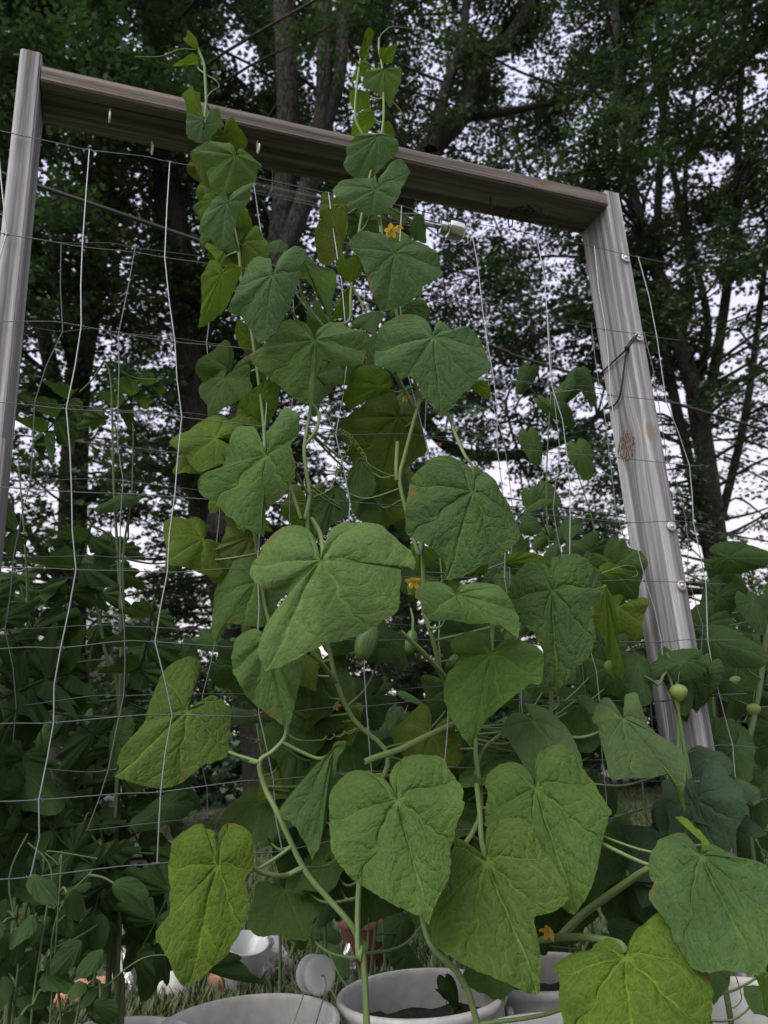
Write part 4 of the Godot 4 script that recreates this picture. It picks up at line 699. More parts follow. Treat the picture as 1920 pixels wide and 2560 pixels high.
func smooth_path(p: PackedVector3Array, steps := 5) -> PackedVector3Array:
	if p.size() < 3: return p
	var out := PackedVector3Array()
	for i in p.size() - 1:
		var a := p[max(i - 1, 0)]
		var b := p[i]
		var c := p[i + 1]
		var d := p[min(i + 2, p.size() - 1)]
		for k in steps:
			out.append(b.cubic_interpolate(c, a, d, float(k) / steps))
	out.append(p[p.size() - 1])
	return out

func tube_into(st: SurfaceTool, p: PackedVector3Array, r0: float, r1: float, sides := 6, base := 0, rough := 0.0) -> int:
	var nrm := Vector3.UP
	var cnt := p.size()
	var run := 0.0
	for i in cnt:
		var t := (p[min(i + 1, cnt - 1)] - p[max(i - 1, 0)]).normalized()
		if i == 0:
			nrm = t.cross(Vector3(0.31, 0.2, 0.93)).normalized()
		else:
			run += p[i].distance_to(p[i - 1])
			nrm = (nrm - t * nrm.dot(t)).normalized()
		var bi := t.cross(nrm)
		var r := lerpf(r0, r1, float(i) / max(cnt - 1, 1))
		for k in sides + 1:
			var a := TAU * k / sides
			var rr := r
			if rough > 0.0: rr *= 1.0 + 0.5 * rough * cos(5.0 * a) + rough * noise.get_noise_3d(cos(a) * 3.0 + p[i].x * 4.0, run * 5.0, sin(a) * 3.0 + p[i].z * 4.0)
			st.set_uv(Vector2(float(k) / sides, run))
			st.add_vertex(p[i] + (nrm * cos(a) + bi * sin(a)) * rr)
	for i in cnt - 1:
		for k in sides:
			var a := base + i * (sides + 1) + k
			var b := a + sides + 1
			for q in [a, a + 1, b, b, a + 1, b + 1]: st.add_index(q)
	return base + cnt * (sides + 1)

func tube(p: PackedVector3Array, r0: float, r1: float, sides := 6, rough := 0.0) -> ArrayMesh:
	var st := SurfaceTool.new()
	st.begin(Mesh.PRIMITIVE_TRIANGLES)
	tube_into(st, p, r0, r1, sides, 0, rough)
	st.generate_normals()
	return st.commit()

func lathe(prof: Array, seg := 40, wob := 0.0) -> ArrayMesh:
	var st := SurfaceTool.new()
	st.begin(Mesh.PRIMITIVE_TRIANGLES)
	for i in prof.size():
		for k in seg + 1:
			var a := TAU * k / seg
			var r: float = prof[i][0]
			if wob > 0.0: r *= 1.0 + wob * noise.get_noise_3d(cos(a) * 40.0, prof[i][1] * 300.0, sin(a) * 40.0)
			st.set_uv(Vector2(float(k) / seg * 4.0, prof[i][1] * 4.0))
			st.add_vertex(Vector3(cos(a) * r, prof[i][1], sin(a) * r))
	for i in prof.size() - 1:
		for k in seg:
			var a := i * (seg + 1) + k
			var b := a + seg + 1
			for q in [a, b, a + 1, b, b + 1, a + 1]: st.add_index(q)
	st.generate_normals()
	return st.commit()

# a sawn board: rounded section w (x) by t (z), running up y from 0 to len
func board(length: float, w: float, t: float, voff := 0.0, bend := 0.0) -> ArrayMesh:
	var c := 0.004
	var sec := [Vector2(-w / 2 + c, -t / 2), Vector2(w / 2 - c, -t / 2), Vector2(w / 2, -t / 2 + c), Vector2(w / 2, t / 2 - c), Vector2(w / 2 - c, t / 2), Vector2(-w / 2 + c, t / 2), Vector2(-w / 2, t / 2 - c), Vector2(-w / 2, -t / 2 + c)]
	var st := SurfaceTool.new()
	st.begin(Mesh.PRIMITIVE_TRIANGLES)
	var seg := 24
	st.set_smooth_group(-1)
	for i in seg + 1:
		var y := length * i / seg
		var run := 0.0
		for k in 9:
			var s: Vector2 = sec[k % 8]
			if k > 0: run += s.distance_to(sec[k - 1])
			var wv := 1.0 + 0.012 * noise.get_noise_2d(y * 60.0, k * 30.0)
			st.set_uv(Vector2(run * 5.0, y * 0.48 + voff))
			st.add_vertex(Vector3(s.x * wv + bend * sin(PI * i / seg), y, s.y * wv))
	for i in seg:
		for k in 8:
			var a := i * 9 + k
			for q in [a, a + 9, a + 1, a + 1, a + 9, a + 10]: st.add_index(q)
	for e in 2:
		var b := st_count(seg, e)
		for k in range(1, 7):
			var tri := [b, b + k, b + k + 1] if e == 0 else [b, b + k + 1, b + k]
			for q in tri: st.add_index(q)
	st.deindex()
	st.generate_normals()
	return st.commit()

func st_count(seg: int, e: int) -> int:
	return seg * 9 if e == 1 else 0

func boxmesh(s: Vector3, c := 0.004, rough := 0.0, seed := 0.0) -> ArrayMesh:
	var st := SurfaceTool.new()
	st.begin(Mesh.PRIMITIVE_TRIANGLES)
	var h := s / 2
	var base := 0
	for f in 6:
		var ax := f % 3
		var sg := 1.0 if f < 3 else -1.0
		var d := 5
		for i in d:
			for j in d:
				var p := [0.0, 0.0, 0.0]
				p[ax] = sg * h[ax]
				var e: Array = [-1.0, -0.9, 0.0, 0.9, 1.0]
				p[(ax + 1) % 3] = e[i] * h[(ax + 1) % 3]
				p[(ax + 2) % 3] = e[j] * h[(ax + 2) % 3]
				var q := Vector3(p[0], p[1], p[2])
				var inner := q.clamp(-h + Vector3.ONE * c, h - Vector3.ONE * c)
				var v := inner + (q - inner).normalized() * c
				if rough > 0.0: v += Vector3(noise.get_noise_3d(v.x * 900 + seed, v.y * 900, v.z * 900), noise.get_noise_3d(v.x * 900, v.y * 900 + seed, v.z * 900), noise.get_noise_3d(v.x * 900, v.y * 900, v.z * 900 + seed)) * rough
				st.set_uv(Vector2(e[i], e[j]))
				st.add_vertex(v)
		for i in d - 1:
			for j in d - 1:
				var a := base + i * d + j
				var tri := [a, a + 1, a + d, a + 1, a + d + 1, a + d]
				if sg < 0: tri = [a, a + d, a + 1, a + 1, a + d, a + d + 1]
				for q in tri: st.add_index(q)
		base += d * d
	st.generate_normals()
	return st.commit()

# ------------------------------------------------------------------ leaves
const VEINS := [-2.45, -1.62, -0.82, 0.0, 0.82, 1.62, 2.45]

func chaikin(o: PackedVector2Array) -> PackedVector2Array:
	var r := PackedVector2Array()
	for i in o.size():
		var a := o[i]
		var b := o[(i + 1) % o.size()]
		r.append(a.lerp(b, 0.18))
		r.append(a.lerp(b, 0.82))
	return r

func resample(o: PackedVector2Array, cnt: int) -> PackedVector2Array:
	var per := 0.0
	for i in o.size(): per += o[i].distance_to(o[(i + 1) % o.size()])
	var r := PackedVector2Array()
	var step := per / cnt
	var want := 0.0
	var run := 0.0
	for i in o.size():
		var a := o[i]
		var b := o[(i + 1) % o.size()]
		var l := a.distance_to(b)
		while want < run + l and r.size() < cnt:
			r.append(a.lerp(b, (want - run) / maxf(l, 1e-6)))
			want += step
		run += l
	return r

# a blade grown from its stalk point (0,0): outline counter-clockwise in metres, veins sunk, panels between them raised, rim drooping
func leaf_into(st: SurfaceTool, outline: PackedVector2Array, tip: Vector2, col: Color, seed: float, rings: int, bulge: float, droop: float, tooth: float, base := 0, xf := Transform3D.IDENTITY, blotch := 0.0) -> int:
	var per := 0.0
	for i in outline.size(): per += outline[i].distance_to(outline[(i + 1) % outline.size()])
	var cnt := clampi(int(per / 0.0055), 30, 130)
	var o := resample(chaikin(outline), cnt)
	cnt = o.size()
	var it := 0
	var isn := 0
	var far := 1e9
	var near := 1e9
	var rad := 0.0
	for i in cnt:
		rad += o[i].length() / cnt
		if o[i].distance_to(tip) < far:
			far = o[i].distance_to(tip)
			it = i
		if o[i].length() < near and o[i].distance_to(tip) > 0.3 * tip.length():
			near = o[i].length()
			isn = i
	# angle along the rim: 0 at the tip, -PI and PI at the notch
	var phi := PackedFloat32Array()
	phi.resize(cnt)
	for side in 2:
		var i := it
		var run := 0.0
		var runs := [0.0]
		var ids := [it]
		while i != isn:
			var j := (i + 1) % cnt if side == 0 else (i - 1 + cnt) % cnt
			run += o[i].distance_to(o[j])
			i = j
			runs.append(run)
			ids.append(i)
		for k in ids.size():
			phi[ids[k]] = (1.0 if side == 0 else -1.0) * 3.0 * float(runs[k]) / maxf(run, 1e-5)
	if tooth > 0.0:
		for i in cnt:
			var d := o[i].normalized()
			o[i] += d * tooth * (noise.get_noise_2d(i * 37.0, seed * 91.0) + (0.5 if i % 4 == 0 else -0.2))
	for k in rings + 1:
		var t := pow(float(k) / rings, 0.85)
		for i in cnt:
			var p := o[i] * t
			var f := phi[i]
			var gap := 9.0
			for v in VEINS: gap = minf(gap, absf(f - v))
			var pan := sin(minf(gap / 0.41, 1.0) * PI * 0.5)
			var h := bulge * rad * pan * sqrt(t) * (1.0 - 0.35 * t)
			h += rad * 0.055 * t * noise.get_noise_2d(p.x / rad * 55.0 + seed * 17.0, p.y / rad * 55.0)
			var hang := 0.55 + 0.9 * (noise.get_noise_2d(seed * 31.0 + cos(f) * 26.0, sin(f) * 26.0) * 0.5 + 0.5)
			h -= droop * rad * hang * t * t
			h += rad * 0.05 * t * t * t * sin(f * 4.0 + seed) + rad * 0.02 * t * t * sin(f * 11.0 + seed * 3.0)
			var cc := col
			var nz := noise.get_noise_2d(p.x * 900.0 + seed * 50.0, p.y * 900.0)
			var nw := noise.get_noise_2d(p.x * 2600.0 + seed * 20.0, p.y * 2600.0 + 40.0)
			cc = cc * (1.0 + 0.16 * nz + 0.1 * nw)
			if blotch > 0.0:
				var w := clampf(blotch * (nz * 1.4 + nw * 0.7 + 0.55 * t * t - 0.15), 0.0, 0.8)
				cc = cc.lerp(Color(0.17, 0.25, 0.03), w)
			if t > 0.9 and blotch > 0.0 and noise.get_noise_2d(f * 120.0 + seed * 70.0, seed * 9.0) > 0.5: cc = cc.lerp(Color(0.23, 0.17, 0.07), 0.75)
			st.set_color(Color(cc.r, cc.g, cc.b, 1.0))
			st.set_uv(Vector2(0.5 + 0.49 * t * sin(f), 0.5 - 0.49 * t * cos(f)))
			st.add_vertex(xf * Vector3(p.x, p.y, h))
	for k in rings:
		for i in cnt:
			var a := base + k * cnt + i
			var b := base + k * cnt + (i + 1) % cnt
			if i == isn - 0 and false: continue
			for q in [a, b, a + cnt, b, b + cnt, a + cnt]: st.add_index(q)
	return base + (rings + 1) * cnt

func leaf_mesh(outline: PackedVector2Array, tip: Vector2, col: Color, seed: float, rings := 12, bulge := 0.08, droop := 0.18, tooth := 0.0006, blotch := 0.0) -> ArrayMesh:
	var st := SurfaceTool.new()
	st.begin(Mesh.PRIMITIVE_TRIANGLES)
	leaf_into(st, outline, tip, col, seed, rings, bulge, droop, tooth, 0, Transform3D.IDENTITY, blotch)
	st.generate_normals()
	return st.commit()

func petiole_into(st: SurfaceTool, length: float, r: float, col: Color, base: int) -> int:
	var p := PackedVector3Array()
	for i in 6:
		var t := i / 5.0
		p.append(Vector3(0.004 * sin(t * 3.0), 0.1 * length * t - 0.45 * length * t * t, -0.002 - length * 0.8 * t))
	st.set_color(col)
	return tube_into(st, p, r * 0.8, r, 5, base)

func poly(f: Callable, cnt: int) -> PackedVector2Array:
	var o := PackedVector2Array()
	for i in cnt:
		var a := TAU * i / cnt
		o.append(f.call(a))
	return o

func heart(a: float) -> Vector2:       # cucumber blade, tip down, notch up
	var d := wrapf(a + PI / 2, -PI, PI)  # 0 at the tip
	var r := 1.0 + 0.16 * cos(d) + 0.10 * cos(5.0 * d) - 0.75 * exp(-pow((absf(d) - PI) / 0.32, 2)) + 0.22 * exp(-pow(d / 0.14, 2))
	return Vector2(cos(a), sin(a)) * r

func ovate(a: float) -> Vector2:       # coarse toothed blade
	var d := wrapf(a + PI / 2, -PI, PI)
	var r := 0.86 + 0.62 * exp(-pow(d / 0.42, 2)) + 0.10 * cos(2 * d) + 0.055 * (fposmod(absf(d) * 3.2, 1.0) - 0.5) - 0.4 * exp(-pow((absf(d) - PI) / 0.22, 2))
	return Vector2(cos(a) * 0.86, sin(a)) * r

func oval(a: float) -> Vector2:
	return Vector2(cos(a) * 0.68, sin(a) * (1.0 + 0.15 * pow(maxf(-sin(a), 0.0), 6))) + Vector2(0, -0.93)

func leaflet(a: float) -> Vector2:     # tomato leaflet, tip down
	var d := wrapf(a + PI / 2, -PI, PI)
	var r := 0.56 + 0.42 * exp(-pow(d / 0.34, 2)) + 0.10 * cos(7.0 * d) + 0.07 * (fposmod(absf(d) * 2.4, 1.0) - 0.5)
	return Vector2(cos(a) * 0.92, sin(a)) * r + Vector2(0, -0.52)

func filler_mesh(kind: int, col: Color, seed: float) -> ArrayMesh:
	var st := SurfaceTool.new()
	st.begin(Mesh.PRIMITIVE_TRIANGLES)
	var s := 0.1
	var b := 0
	if kind == 0:
		var o := poly(heart, 60)
		for i in o.size(): o[i] *= s * (1.0 + 0.07 * noise.get_noise_2d(i * 22.0, seed * 100.0))
		b = leaf_into(st, o, Vector2(0, -0.138), col, seed, 8, 0.06, 0.25, 0.001)
		b = petiole_into(st, 0.1, 0.003, col * 1.1, b)
	elif kind == 1:
		var o := poly(ovate, 72)
		for i in o.size(): o[i] *= s
		b = leaf_into(st, o, Vector2(0, -0.15), col, seed, 7, 0.025, 0.35, 0.002)
		b = petiole_into(st, 0.09, 0.0025, col * 1.1, b)
	elif kind == 3:
		var o := poly(oval, 36)
		for i in o.size(): o[i] *= s
		b = leaf_into(st, o, Vector2(0, -0.19), col, seed, 6, 0.015, 0.25, 0.0)
		b = petiole_into(st, 0.06, 0.0025, col * 1.1, b)
	else:
		# compound tomato leaf: a stalk with seven lobed leaflets
		var p := PackedVector3Array()
		for i in 8:
			var t := i / 7.0
			p.append(Vector3(0.01 * sin(t * 4.0 + seed), 0.03 - 0.19 * t, 0.012 * sin(t * 3.0) - 0.03 * t * t))
		st.set_color(col * 1.2)
		b = tube_into(st, p, 0.0026, 0.0012, 5, 0)
		var spots := [[7, 0.0, 0.062], [5, -1.15, 0.05], [5, 1.1, 0.052], [3, -1.25, 0.056], [3, 1.3, 0.055], [1, -1.3, 0.04], [1, 1.25, 0.038]]
		for q in spots:
			var o := poly(leaflet, 40)
			for i in o.size(): o[i] *= q[2] * (1.0 + 0.12 * noise.get_noise_2d(i * 30.0, seed * 40.0 + q[1] * 9.0))
			var tw := Basis(Vector3.RIGHT, 0.8 * sin(seed * 5.0 + q[1] * 3.0)) * Basis(Vector3.UP, 0.9 * sin(seed * 3.0 + q[1] * 7.0))
			b = leaf_into(st, o, Vector2(0, -q[2] * 1.45), col, seed + q[1], 5, 0.02, 0.55, 0.001, b, Transform3D(Basis(Vector3.BACK, q[1]) * tw, p[q[0]]))
	st.generate_normals()
	return st.commit()

func leaf_textures() -> Array:
	var sz := 512
	var cells := FastNoiseLite.new()
	cells.noise_type = FastNoiseLite.TYPE_CELLULAR
	cells.cellular_return_type = FastNoiseLite.RETURN_DISTANCE2_SUB
	cells.frequency = 0.05
	cells.seed = 5
	var warp := FastNoiseLite.new()
	warp.frequency = 0.009
	warp.fractal_octaves = 2
	warp.seed = 8
	var hgt := Image.create(sz, sz, false, Image.FORMAT_RGBA8)
	var alb := Image.create(sz, sz, false, Image.FORMAT_RGBA8)
	var pal := Image.create(sz, sz, false, Image.FORMAT_RGBA8)
	for y in sz:
		for x in sz:
			var wx := warp.get_noise_2d(x, y) * 16.0
			var wy := warp.get_noise_2d(x + 700, y) * 16.0
			var p := Vector2((x + wx) / sz - 0.5, (y + wy) / sz - 0.5) * 2.0
			var r := p.length()
			var f := atan2(p.x, -p.y)
			var gap := 9.0
			var vn := 0.0
			for v in VEINS:
				if absf(f - v) < gap:
					gap = absf(f - v)
					vn = v
			var s := r * cos(gap)
			var d := r * sin(minf(gap, 1.4))
			var main := exp(-pow(d / (0.016 * (1.3 - 0.85 * r)), 2))
			var ph := (s - d * 0.85 + 0.35 * d * d) / 0.17 + (0.5 if f > vn else 0.0) + vn
			var tri := absf(fposmod(ph, 1.0) - 0.5) * 2.0        # 0 on a side vein
			var sec := exp(-pow(tri / 0.16, 2))
			var ce := cells.get_noise_2d(x + wx, y + wy)
			var q := clampf((ce + 1.0) * 1.2, 0.0, 1.0)
			var net := exp(-pow(q / 0.18, 2))
			var far := clampf(d / 0.05, 0.0, 1.0)
			var h := 0.3 + 0.24 * sqrt(tri) * far + 0.32 * sqrt(q) - 0.2 * main
			hgt.set_pixel(x, y, Color(h, h, h))
			var grain := 0.06 * warp.get_noise_2d(x * 5.0, y * 5.0) + 0.05 * warp.get_noise_2d(x * 19.0, y * 19.0)
			var g := 0.80 + grain
			alb.set_pixel(x, y, Color(g, g, g).lerp(Color(1.0, 1.0, 0.93), clampf(0.6 * main + 0.10 * sec + 0.06 * net, 0.0, 0.9)))
			g = 0.74 + grain
			pal.set_pixel(x, y, Color(g, g, g).lerp(Color(1.0, 1.0, 0.93), clampf(0.75 * main + 0.3 * sec + 0.42 * net, 0.0, 0.9)))
	hgt.bump_map_to_normal_map(8.0)
	return [ImageTexture.create_from_image(alb), ImageTexture.create_from_image(hgt), ImageTexture.create_from_image(pal)]

func wood_textures() -> Array:
	var w := 256
	var h := 1024
	var fine := FastNoiseLite.new()
	fine.frequency = 0.05
	fine.seed = 3
	var alb := Image.create(w, h, false, Image.FORMAT_RGBA8)
	var hg := Image.create(w, h, false, Image.FORMAT_RGBA8)
	var knots := [[80.0, 690.0, 40.0], [226.0, 694.0, 24.0], [95.0, 752.0, 11.0], [150.0, 320.0, 12.0], [30.0, 150.0, 15.0]]
	for y in h:
		for x in w:
			var xx := float(x)
			var kn := 0.0
			var rot := 0.0
			for k in knots:
				var dx: float = x - k[0]
				var dy: float = (y - k[1]) * 2.3
				var dd := sqrt(dx * dx + dy * dy)
				var e := exp(-pow(dd / (k[2] * 1.6), 2))
				xx += dx * e * -0.55
				kn = maxf(kn, exp(-pow(dd / k[2], 4)))
				if k[2] > 30.0: rot = maxf(rot, exp(-pow(dd / k[2], 4)))
			var cx := cos(xx / w * TAU) * 40.0
			var sx := sin(xx / w * TAU) * 40.0
			var ring := fine.get_noise_3d(cx * 2.4, sx * 2.4, y * 0.05)
			var broad := fine.get_noise_3d(cx * 0.55 + 50.0, sx * 0.55, y * 0.028)
			var speck := fine.get_noise_3d(cx * 9.0, sx * 9.0, y * 0.5)
			var crack := 1.0 if fine.get_noise_3d(cx * 1.7 + 300.0, sx * 1.7, y * 0.018) > 0.47 else 0.0
			var g := 0.52 + 0.14 * ring + 0.30 * broad + 0.10 * speck - 0.2 * crack
			var c := Color(g * 0.965, g * 0.96, g * 0.985)
			c = c.lerp(Color(0.44, 0.36, 0.28), 0.7 * kn * (0.6 + 0.6 * fine.get_noise_2d(x * 5.0, y * 5.0)))
			if rot > 0.3 and fine.get_noise_2d(x * 4.0 + 90.0, y * 2.0) > 0.12: c = Color(0.2, 0.13, 0.08)
			alb.set_pixel(x, y, c)
			var e := clampf(0.5 + 0.25 * ring + 0.2 * speck - 0.35 * crack - 0.25 * kn * speck, 0, 1)
			hg.set_pixel(x, y, Color(e, e, e))
	hg.bump_map_to_normal_map(3.0)
	return [ImageTexture.create_from_image(alb), ImageTexture.create_from_image(hg)]

func materials() -> void:
	var lt := leaf_textures()
	var m := mat(Color.WHITE, 0.68)
	m.vertex_color_use_as_albedo = true
	m.albedo_texture = lt[0]
	m.normal_enabled = true
	m.normal_texture = lt[1]
	m.normal_scale = 1.1
	m.backlight_enabled = true
	m.backlight = lin(0.75, 0.85, 0.3)
	m.metallic_specular = 0.2
	M.leaf = m
	m = m.duplicate()
	m.normal_scale = 1.9
	M.leaf_rough = m
	m = m.duplicate()
	m.albedo_texture = lt[2]
	M.leaf_pale = m
	M.stem = mat(lin(0.095, 0.140, 0.045), 0.65)
	M.dark_stem = mat(lin(0.06, 0.095, 0.032), 0.75)
	var wt := wood_textures()
	m = mat(lin(0.95, 0.93, 0.95), 0.85)
	m.albedo_texture = wt[0]
	m.normal_enabled = true
	m.normal_texture = wt[1]
	M.wood = m
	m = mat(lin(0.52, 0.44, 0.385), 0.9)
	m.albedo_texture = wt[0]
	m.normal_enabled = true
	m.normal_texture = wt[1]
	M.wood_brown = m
	M.wire = mat(lin(0.25, 0.27, 0.29), 0.45, 0.7)
	M.dark_wire = mat(lin(0.09, 0.10, 0.115), 0.5, 0.5)
	M.dull_wire = mat(lin(0.16, 0.17, 0.17), 0.55, 0.6)
	M.zinc = mat(lin(0.5, 0.52, 0.54), 0.4, 0.8)
	M.white_wire = mat(lin(0.7, 0.7, 0.7), 0.4)
	M.black = mat(lin(0.012, 0.012, 0.013), 0.6)
	M.chrome = mat(lin(0.62, 0.64, 0.66), 0.18, 1.0)
	m = mat(Color(0.35, 0.4, 0.4, 0.08), 0.05)
	m.transparency = BaseMaterial3D.TRANSPARENCY_ALPHA
	M.clear = m
	m = mat(lin(0.56, 0.56, 0.58), 0.45)
	m.albedo_texture = noise_tex(0.03, 256, Color(0.90, 0.89, 0.86), Color(1, 1, 1), 5, 4)
	M.bucket = m
	m = mat(lin(0.85, 0.8, 0.75), 0.95)
	m.albedo_texture = noise_tex(0.06, 256, lin(0.006, 0.005, 0.004), lin(0.05, 0.04, 0.03), 5, 6)
	m.uv1_triplanar = true
	m.uv1_scale = Vector3.ONE * 9
	M.soil = m
	m = mat(lin(0.30, 0.31, 0.33), 0.4)
	m.transparency = BaseMaterial3D.TRANSPARENCY_ALPHA
	m.albedo_color.a = 0.7
	M.milky = m
	m = mat(lin(0.35, 0.35, 0.36), 0.25, 0.9)
	M.foil = m
	M.thread = mat(lin(0.40, 0.40, 0.41), 0.9)
	M.spool = mat(lin(0.45, 0.45, 0.47), 0.6)
	m = mat(lin(0.9, 0.9, 0.9), 0.9)
	m.albedo_texture = noise_tex(0.02, 256, lin(0.26, 0.11, 0.07), lin(0.42, 0.24, 0.17), 5, 9)
	m.uv1_triplanar = true
	m.uv1_scale = Vector3.ONE * 6
	M.brick = m
	M.redclay = mat(lin(0.09, 0.03, 0.022), 0.8)
	M.concrete = mat(lin(0.12, 0.125, 0.13), 0.9)
	m = mat(lin(0.9, 0.9, 0.9), 0.95)
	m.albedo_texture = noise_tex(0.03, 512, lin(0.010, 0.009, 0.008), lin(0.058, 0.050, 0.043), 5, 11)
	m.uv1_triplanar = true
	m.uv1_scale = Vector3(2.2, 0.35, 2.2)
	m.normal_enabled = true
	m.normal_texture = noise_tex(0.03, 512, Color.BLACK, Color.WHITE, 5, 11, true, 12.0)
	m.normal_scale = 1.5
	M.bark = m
	m = mat(lin(1, 1, 1), 0.6)
	m.vertex_color_use_as_albedo = true
	m.backlight_enabled = true
	m.backlight = lin(0.5, 0.6, 0.25)
	M.crown = m
	m = mat(lin(1, 1, 1), 0.95)
	m.albedo_texture = noise_tex(0.02, 512, lin(0.030, 0.036, 0.014), lin(0.095, 0.088, 0.045), 5, 13)
	m.uv1_triplanar = true
	m.uv1_world_triplanar = true
	m.uv1_scale = Vector3.ONE * 0.35
	M.ground = m
	m = mat(lin(1, 1, 1), 0.7)
	m.vertex_color_use_as_albedo = true
	m.backlight_enabled = true
	m.backlight = lin(0.3, 0.35, 0.1)
	M.grass = m
	m = mat(lin(0.45, 0.27, 0.02), 0.6)
	m.backlight_enabled = true
	m.backlight = lin(0.4, 0.3, 0.05)
	M.petal = m
	M.withered = mat(lin(0.26, 0.13, 0.05), 0.8)
	m = mat(lin(0.9, 1, 0.9), 0.5)
	m.albedo_texture = noise_tex(0.05, 128, lin(0.03, 0.075, 0.018), lin(0.13, 0.19, 0.06), 4, 17)
	M.cucumber = m
	m = mat(lin(0.13, 0.19, 0.055), 0.7)
	m.backlight_enabled = true
	m.backlight = lin(0.5, 0.5, 0.15)
	M.husk = m
	m = mat(lin(0.30, 0.27, 0.08), 0.7)
	m.backlight_enabled = true
	m.backlight = lin(0.5, 0.45, 0.15)
	M.ripe_husk = m

# ------------------------------------------------------------------ build
func _ready() -> void:
	noise.seed = 21
	noise.frequency = 0.01
	noise.fractal_octaves = 2
	rng.seed = 99
	# camera, sky, added soft fill, exposure
	var cam := Camera3D.new()
	cam.name = "camera"
	cam.fov = 67.34
	cam.near = 0.05
	cam.far = 200.0
	add_child(cam)
	cam.position = Vector3(0, 0.75, 0)
	cam.rotation_order = EULER_ORDER_YXZ
	cam.rotation_degrees = Vector3(17.0, 0, -3.3)
	cam.current = true
	var lens := CameraAttributesPhysical.new()
	lens.frustum_focal_length = 18.016
	lens.frustum_focus_distance = 1.3
	lens.frustum_near = 0.05
	lens.frustum_far = 200.0
	lens.exposure_aperture = 4.5
	cam.attributes = lens
	var sky_fill := DirectionalLight3D.new()  # added soft fill for bright sky behind the camera, to lift the leaves
	sky_fill.name = "sky_fill"
	sky_fill.light_color = Color(1.0, 0.985, 0.97)
	sky_fill.light_energy = 0.5
	sky_fill.light_angular_distance = 55.0
	sky_fill.shadow_enabled = true
	add_child(sky_fill)
	sky_fill.look_at_from_position(Vector3(-5.0, 9.0, 6.0), Vector3.ZERO)
	var env := Environment.new()
	env.background_mode = Environment.BG_SKY
	var sm := ProceduralSkyMaterial.new()
	sm.sky_top_color = Color(0.82, 0.83, 0.94)
	sm.sky_horizon_color = Color(1.0, 0.94, 0.89)
	sm.sky_curve = 0.18
	sm.sky_energy_multiplier = 0.72
	sm.ground_bottom_color = Color(0.10, 0.11, 0.09)
	sm.ground_horizon_color = Color(0.25, 0.25, 0.23)
	sm.sun_angle_max = 0.5
	var sky := Sky.new()
	sky.sky_material = sm
	env.sky = sky
	env.tonemap_mode = Environment.TONE_MAPPER_LINEAR
	env.tonemap_exposure = 2.8
	env.ssao_enabled = true
	env.ssil_enabled = true
	env.sdfgi_enabled = true
	var we := WorldEnvironment.new()
	we.name = "world_environment"
	we.environment = env
	add_child(we)
	materials()
	setting()
	trees()
	trellis()
	plants()
	vessels()

func setting() -> void:
	var pm := PlaneMesh.new()
	pm.size = Vector2(160, 160)
	var g := part(self, "ground", pm, M.ground)
	meta(g, "dark lawn and soil under the trees", "", "", "structure")
	# grass: tufts of bent blades
	var st := SurfaceTool.new()
	st.begin(Mesh.PRIMITIVE_TRIANGLES)
	for k in 7:
		var a := rng.randf() * TAU
		var d := Vector3(cos(a), 0, sin(a))
		var o := Vector3(rng.randf_range(-0.03, 0.03), 0, rng.randf_range(-0.03, 0.03))
		var hh := rng.randf_range(0.035, 0.075)
		var s := Vector3(-d.z, 0, d.x) * 0.003
		var mid := o + d * 0.012 + Vector3.UP * hh * 0.6
		var top := o + d * 0.035 + Vector3.UP * hh
		var c := Color(0.042, 0.062, 0.020) * rng.randf_range(0.7, 1.4)
		for v in [o - s, o + s, mid + s, o - s, mid + s, mid - s, mid - s, mid + s, top]:
			st.set_color(c)
			st.add_vertex(v)
	st.generate_normals()
	var mm := MultiMesh.new()
	mm.transform_format = MultiMesh.TRANSFORM_3D
	mm.mesh = st.commit()
	mm.instance_count = 26000
	for i in mm.instance_count:
		var z := -2.3 - 9.0 * pow(rng.randf(), 1.5)
		var x := rng.randf_range(-0.75, 0.75) * (-z) - 0.02
		var b := Basis(Vector3.UP, rng.randf() * TAU).scaled(Vector3.ONE * rng.randf_range(0.6, 1.3))
		mm.set_instance_transform(i, Transform3D(b, Vector3(x, 0, z)))
	var gi := MultiMeshInstance3D.new()
	gi.name = "grass"
	gi.multimesh = mm
	gi.material_override = M.grass
	add_child(gi)
	meta(gi, "short shaded grass of the lawn behind the buckets", "grass", "", "stuff")

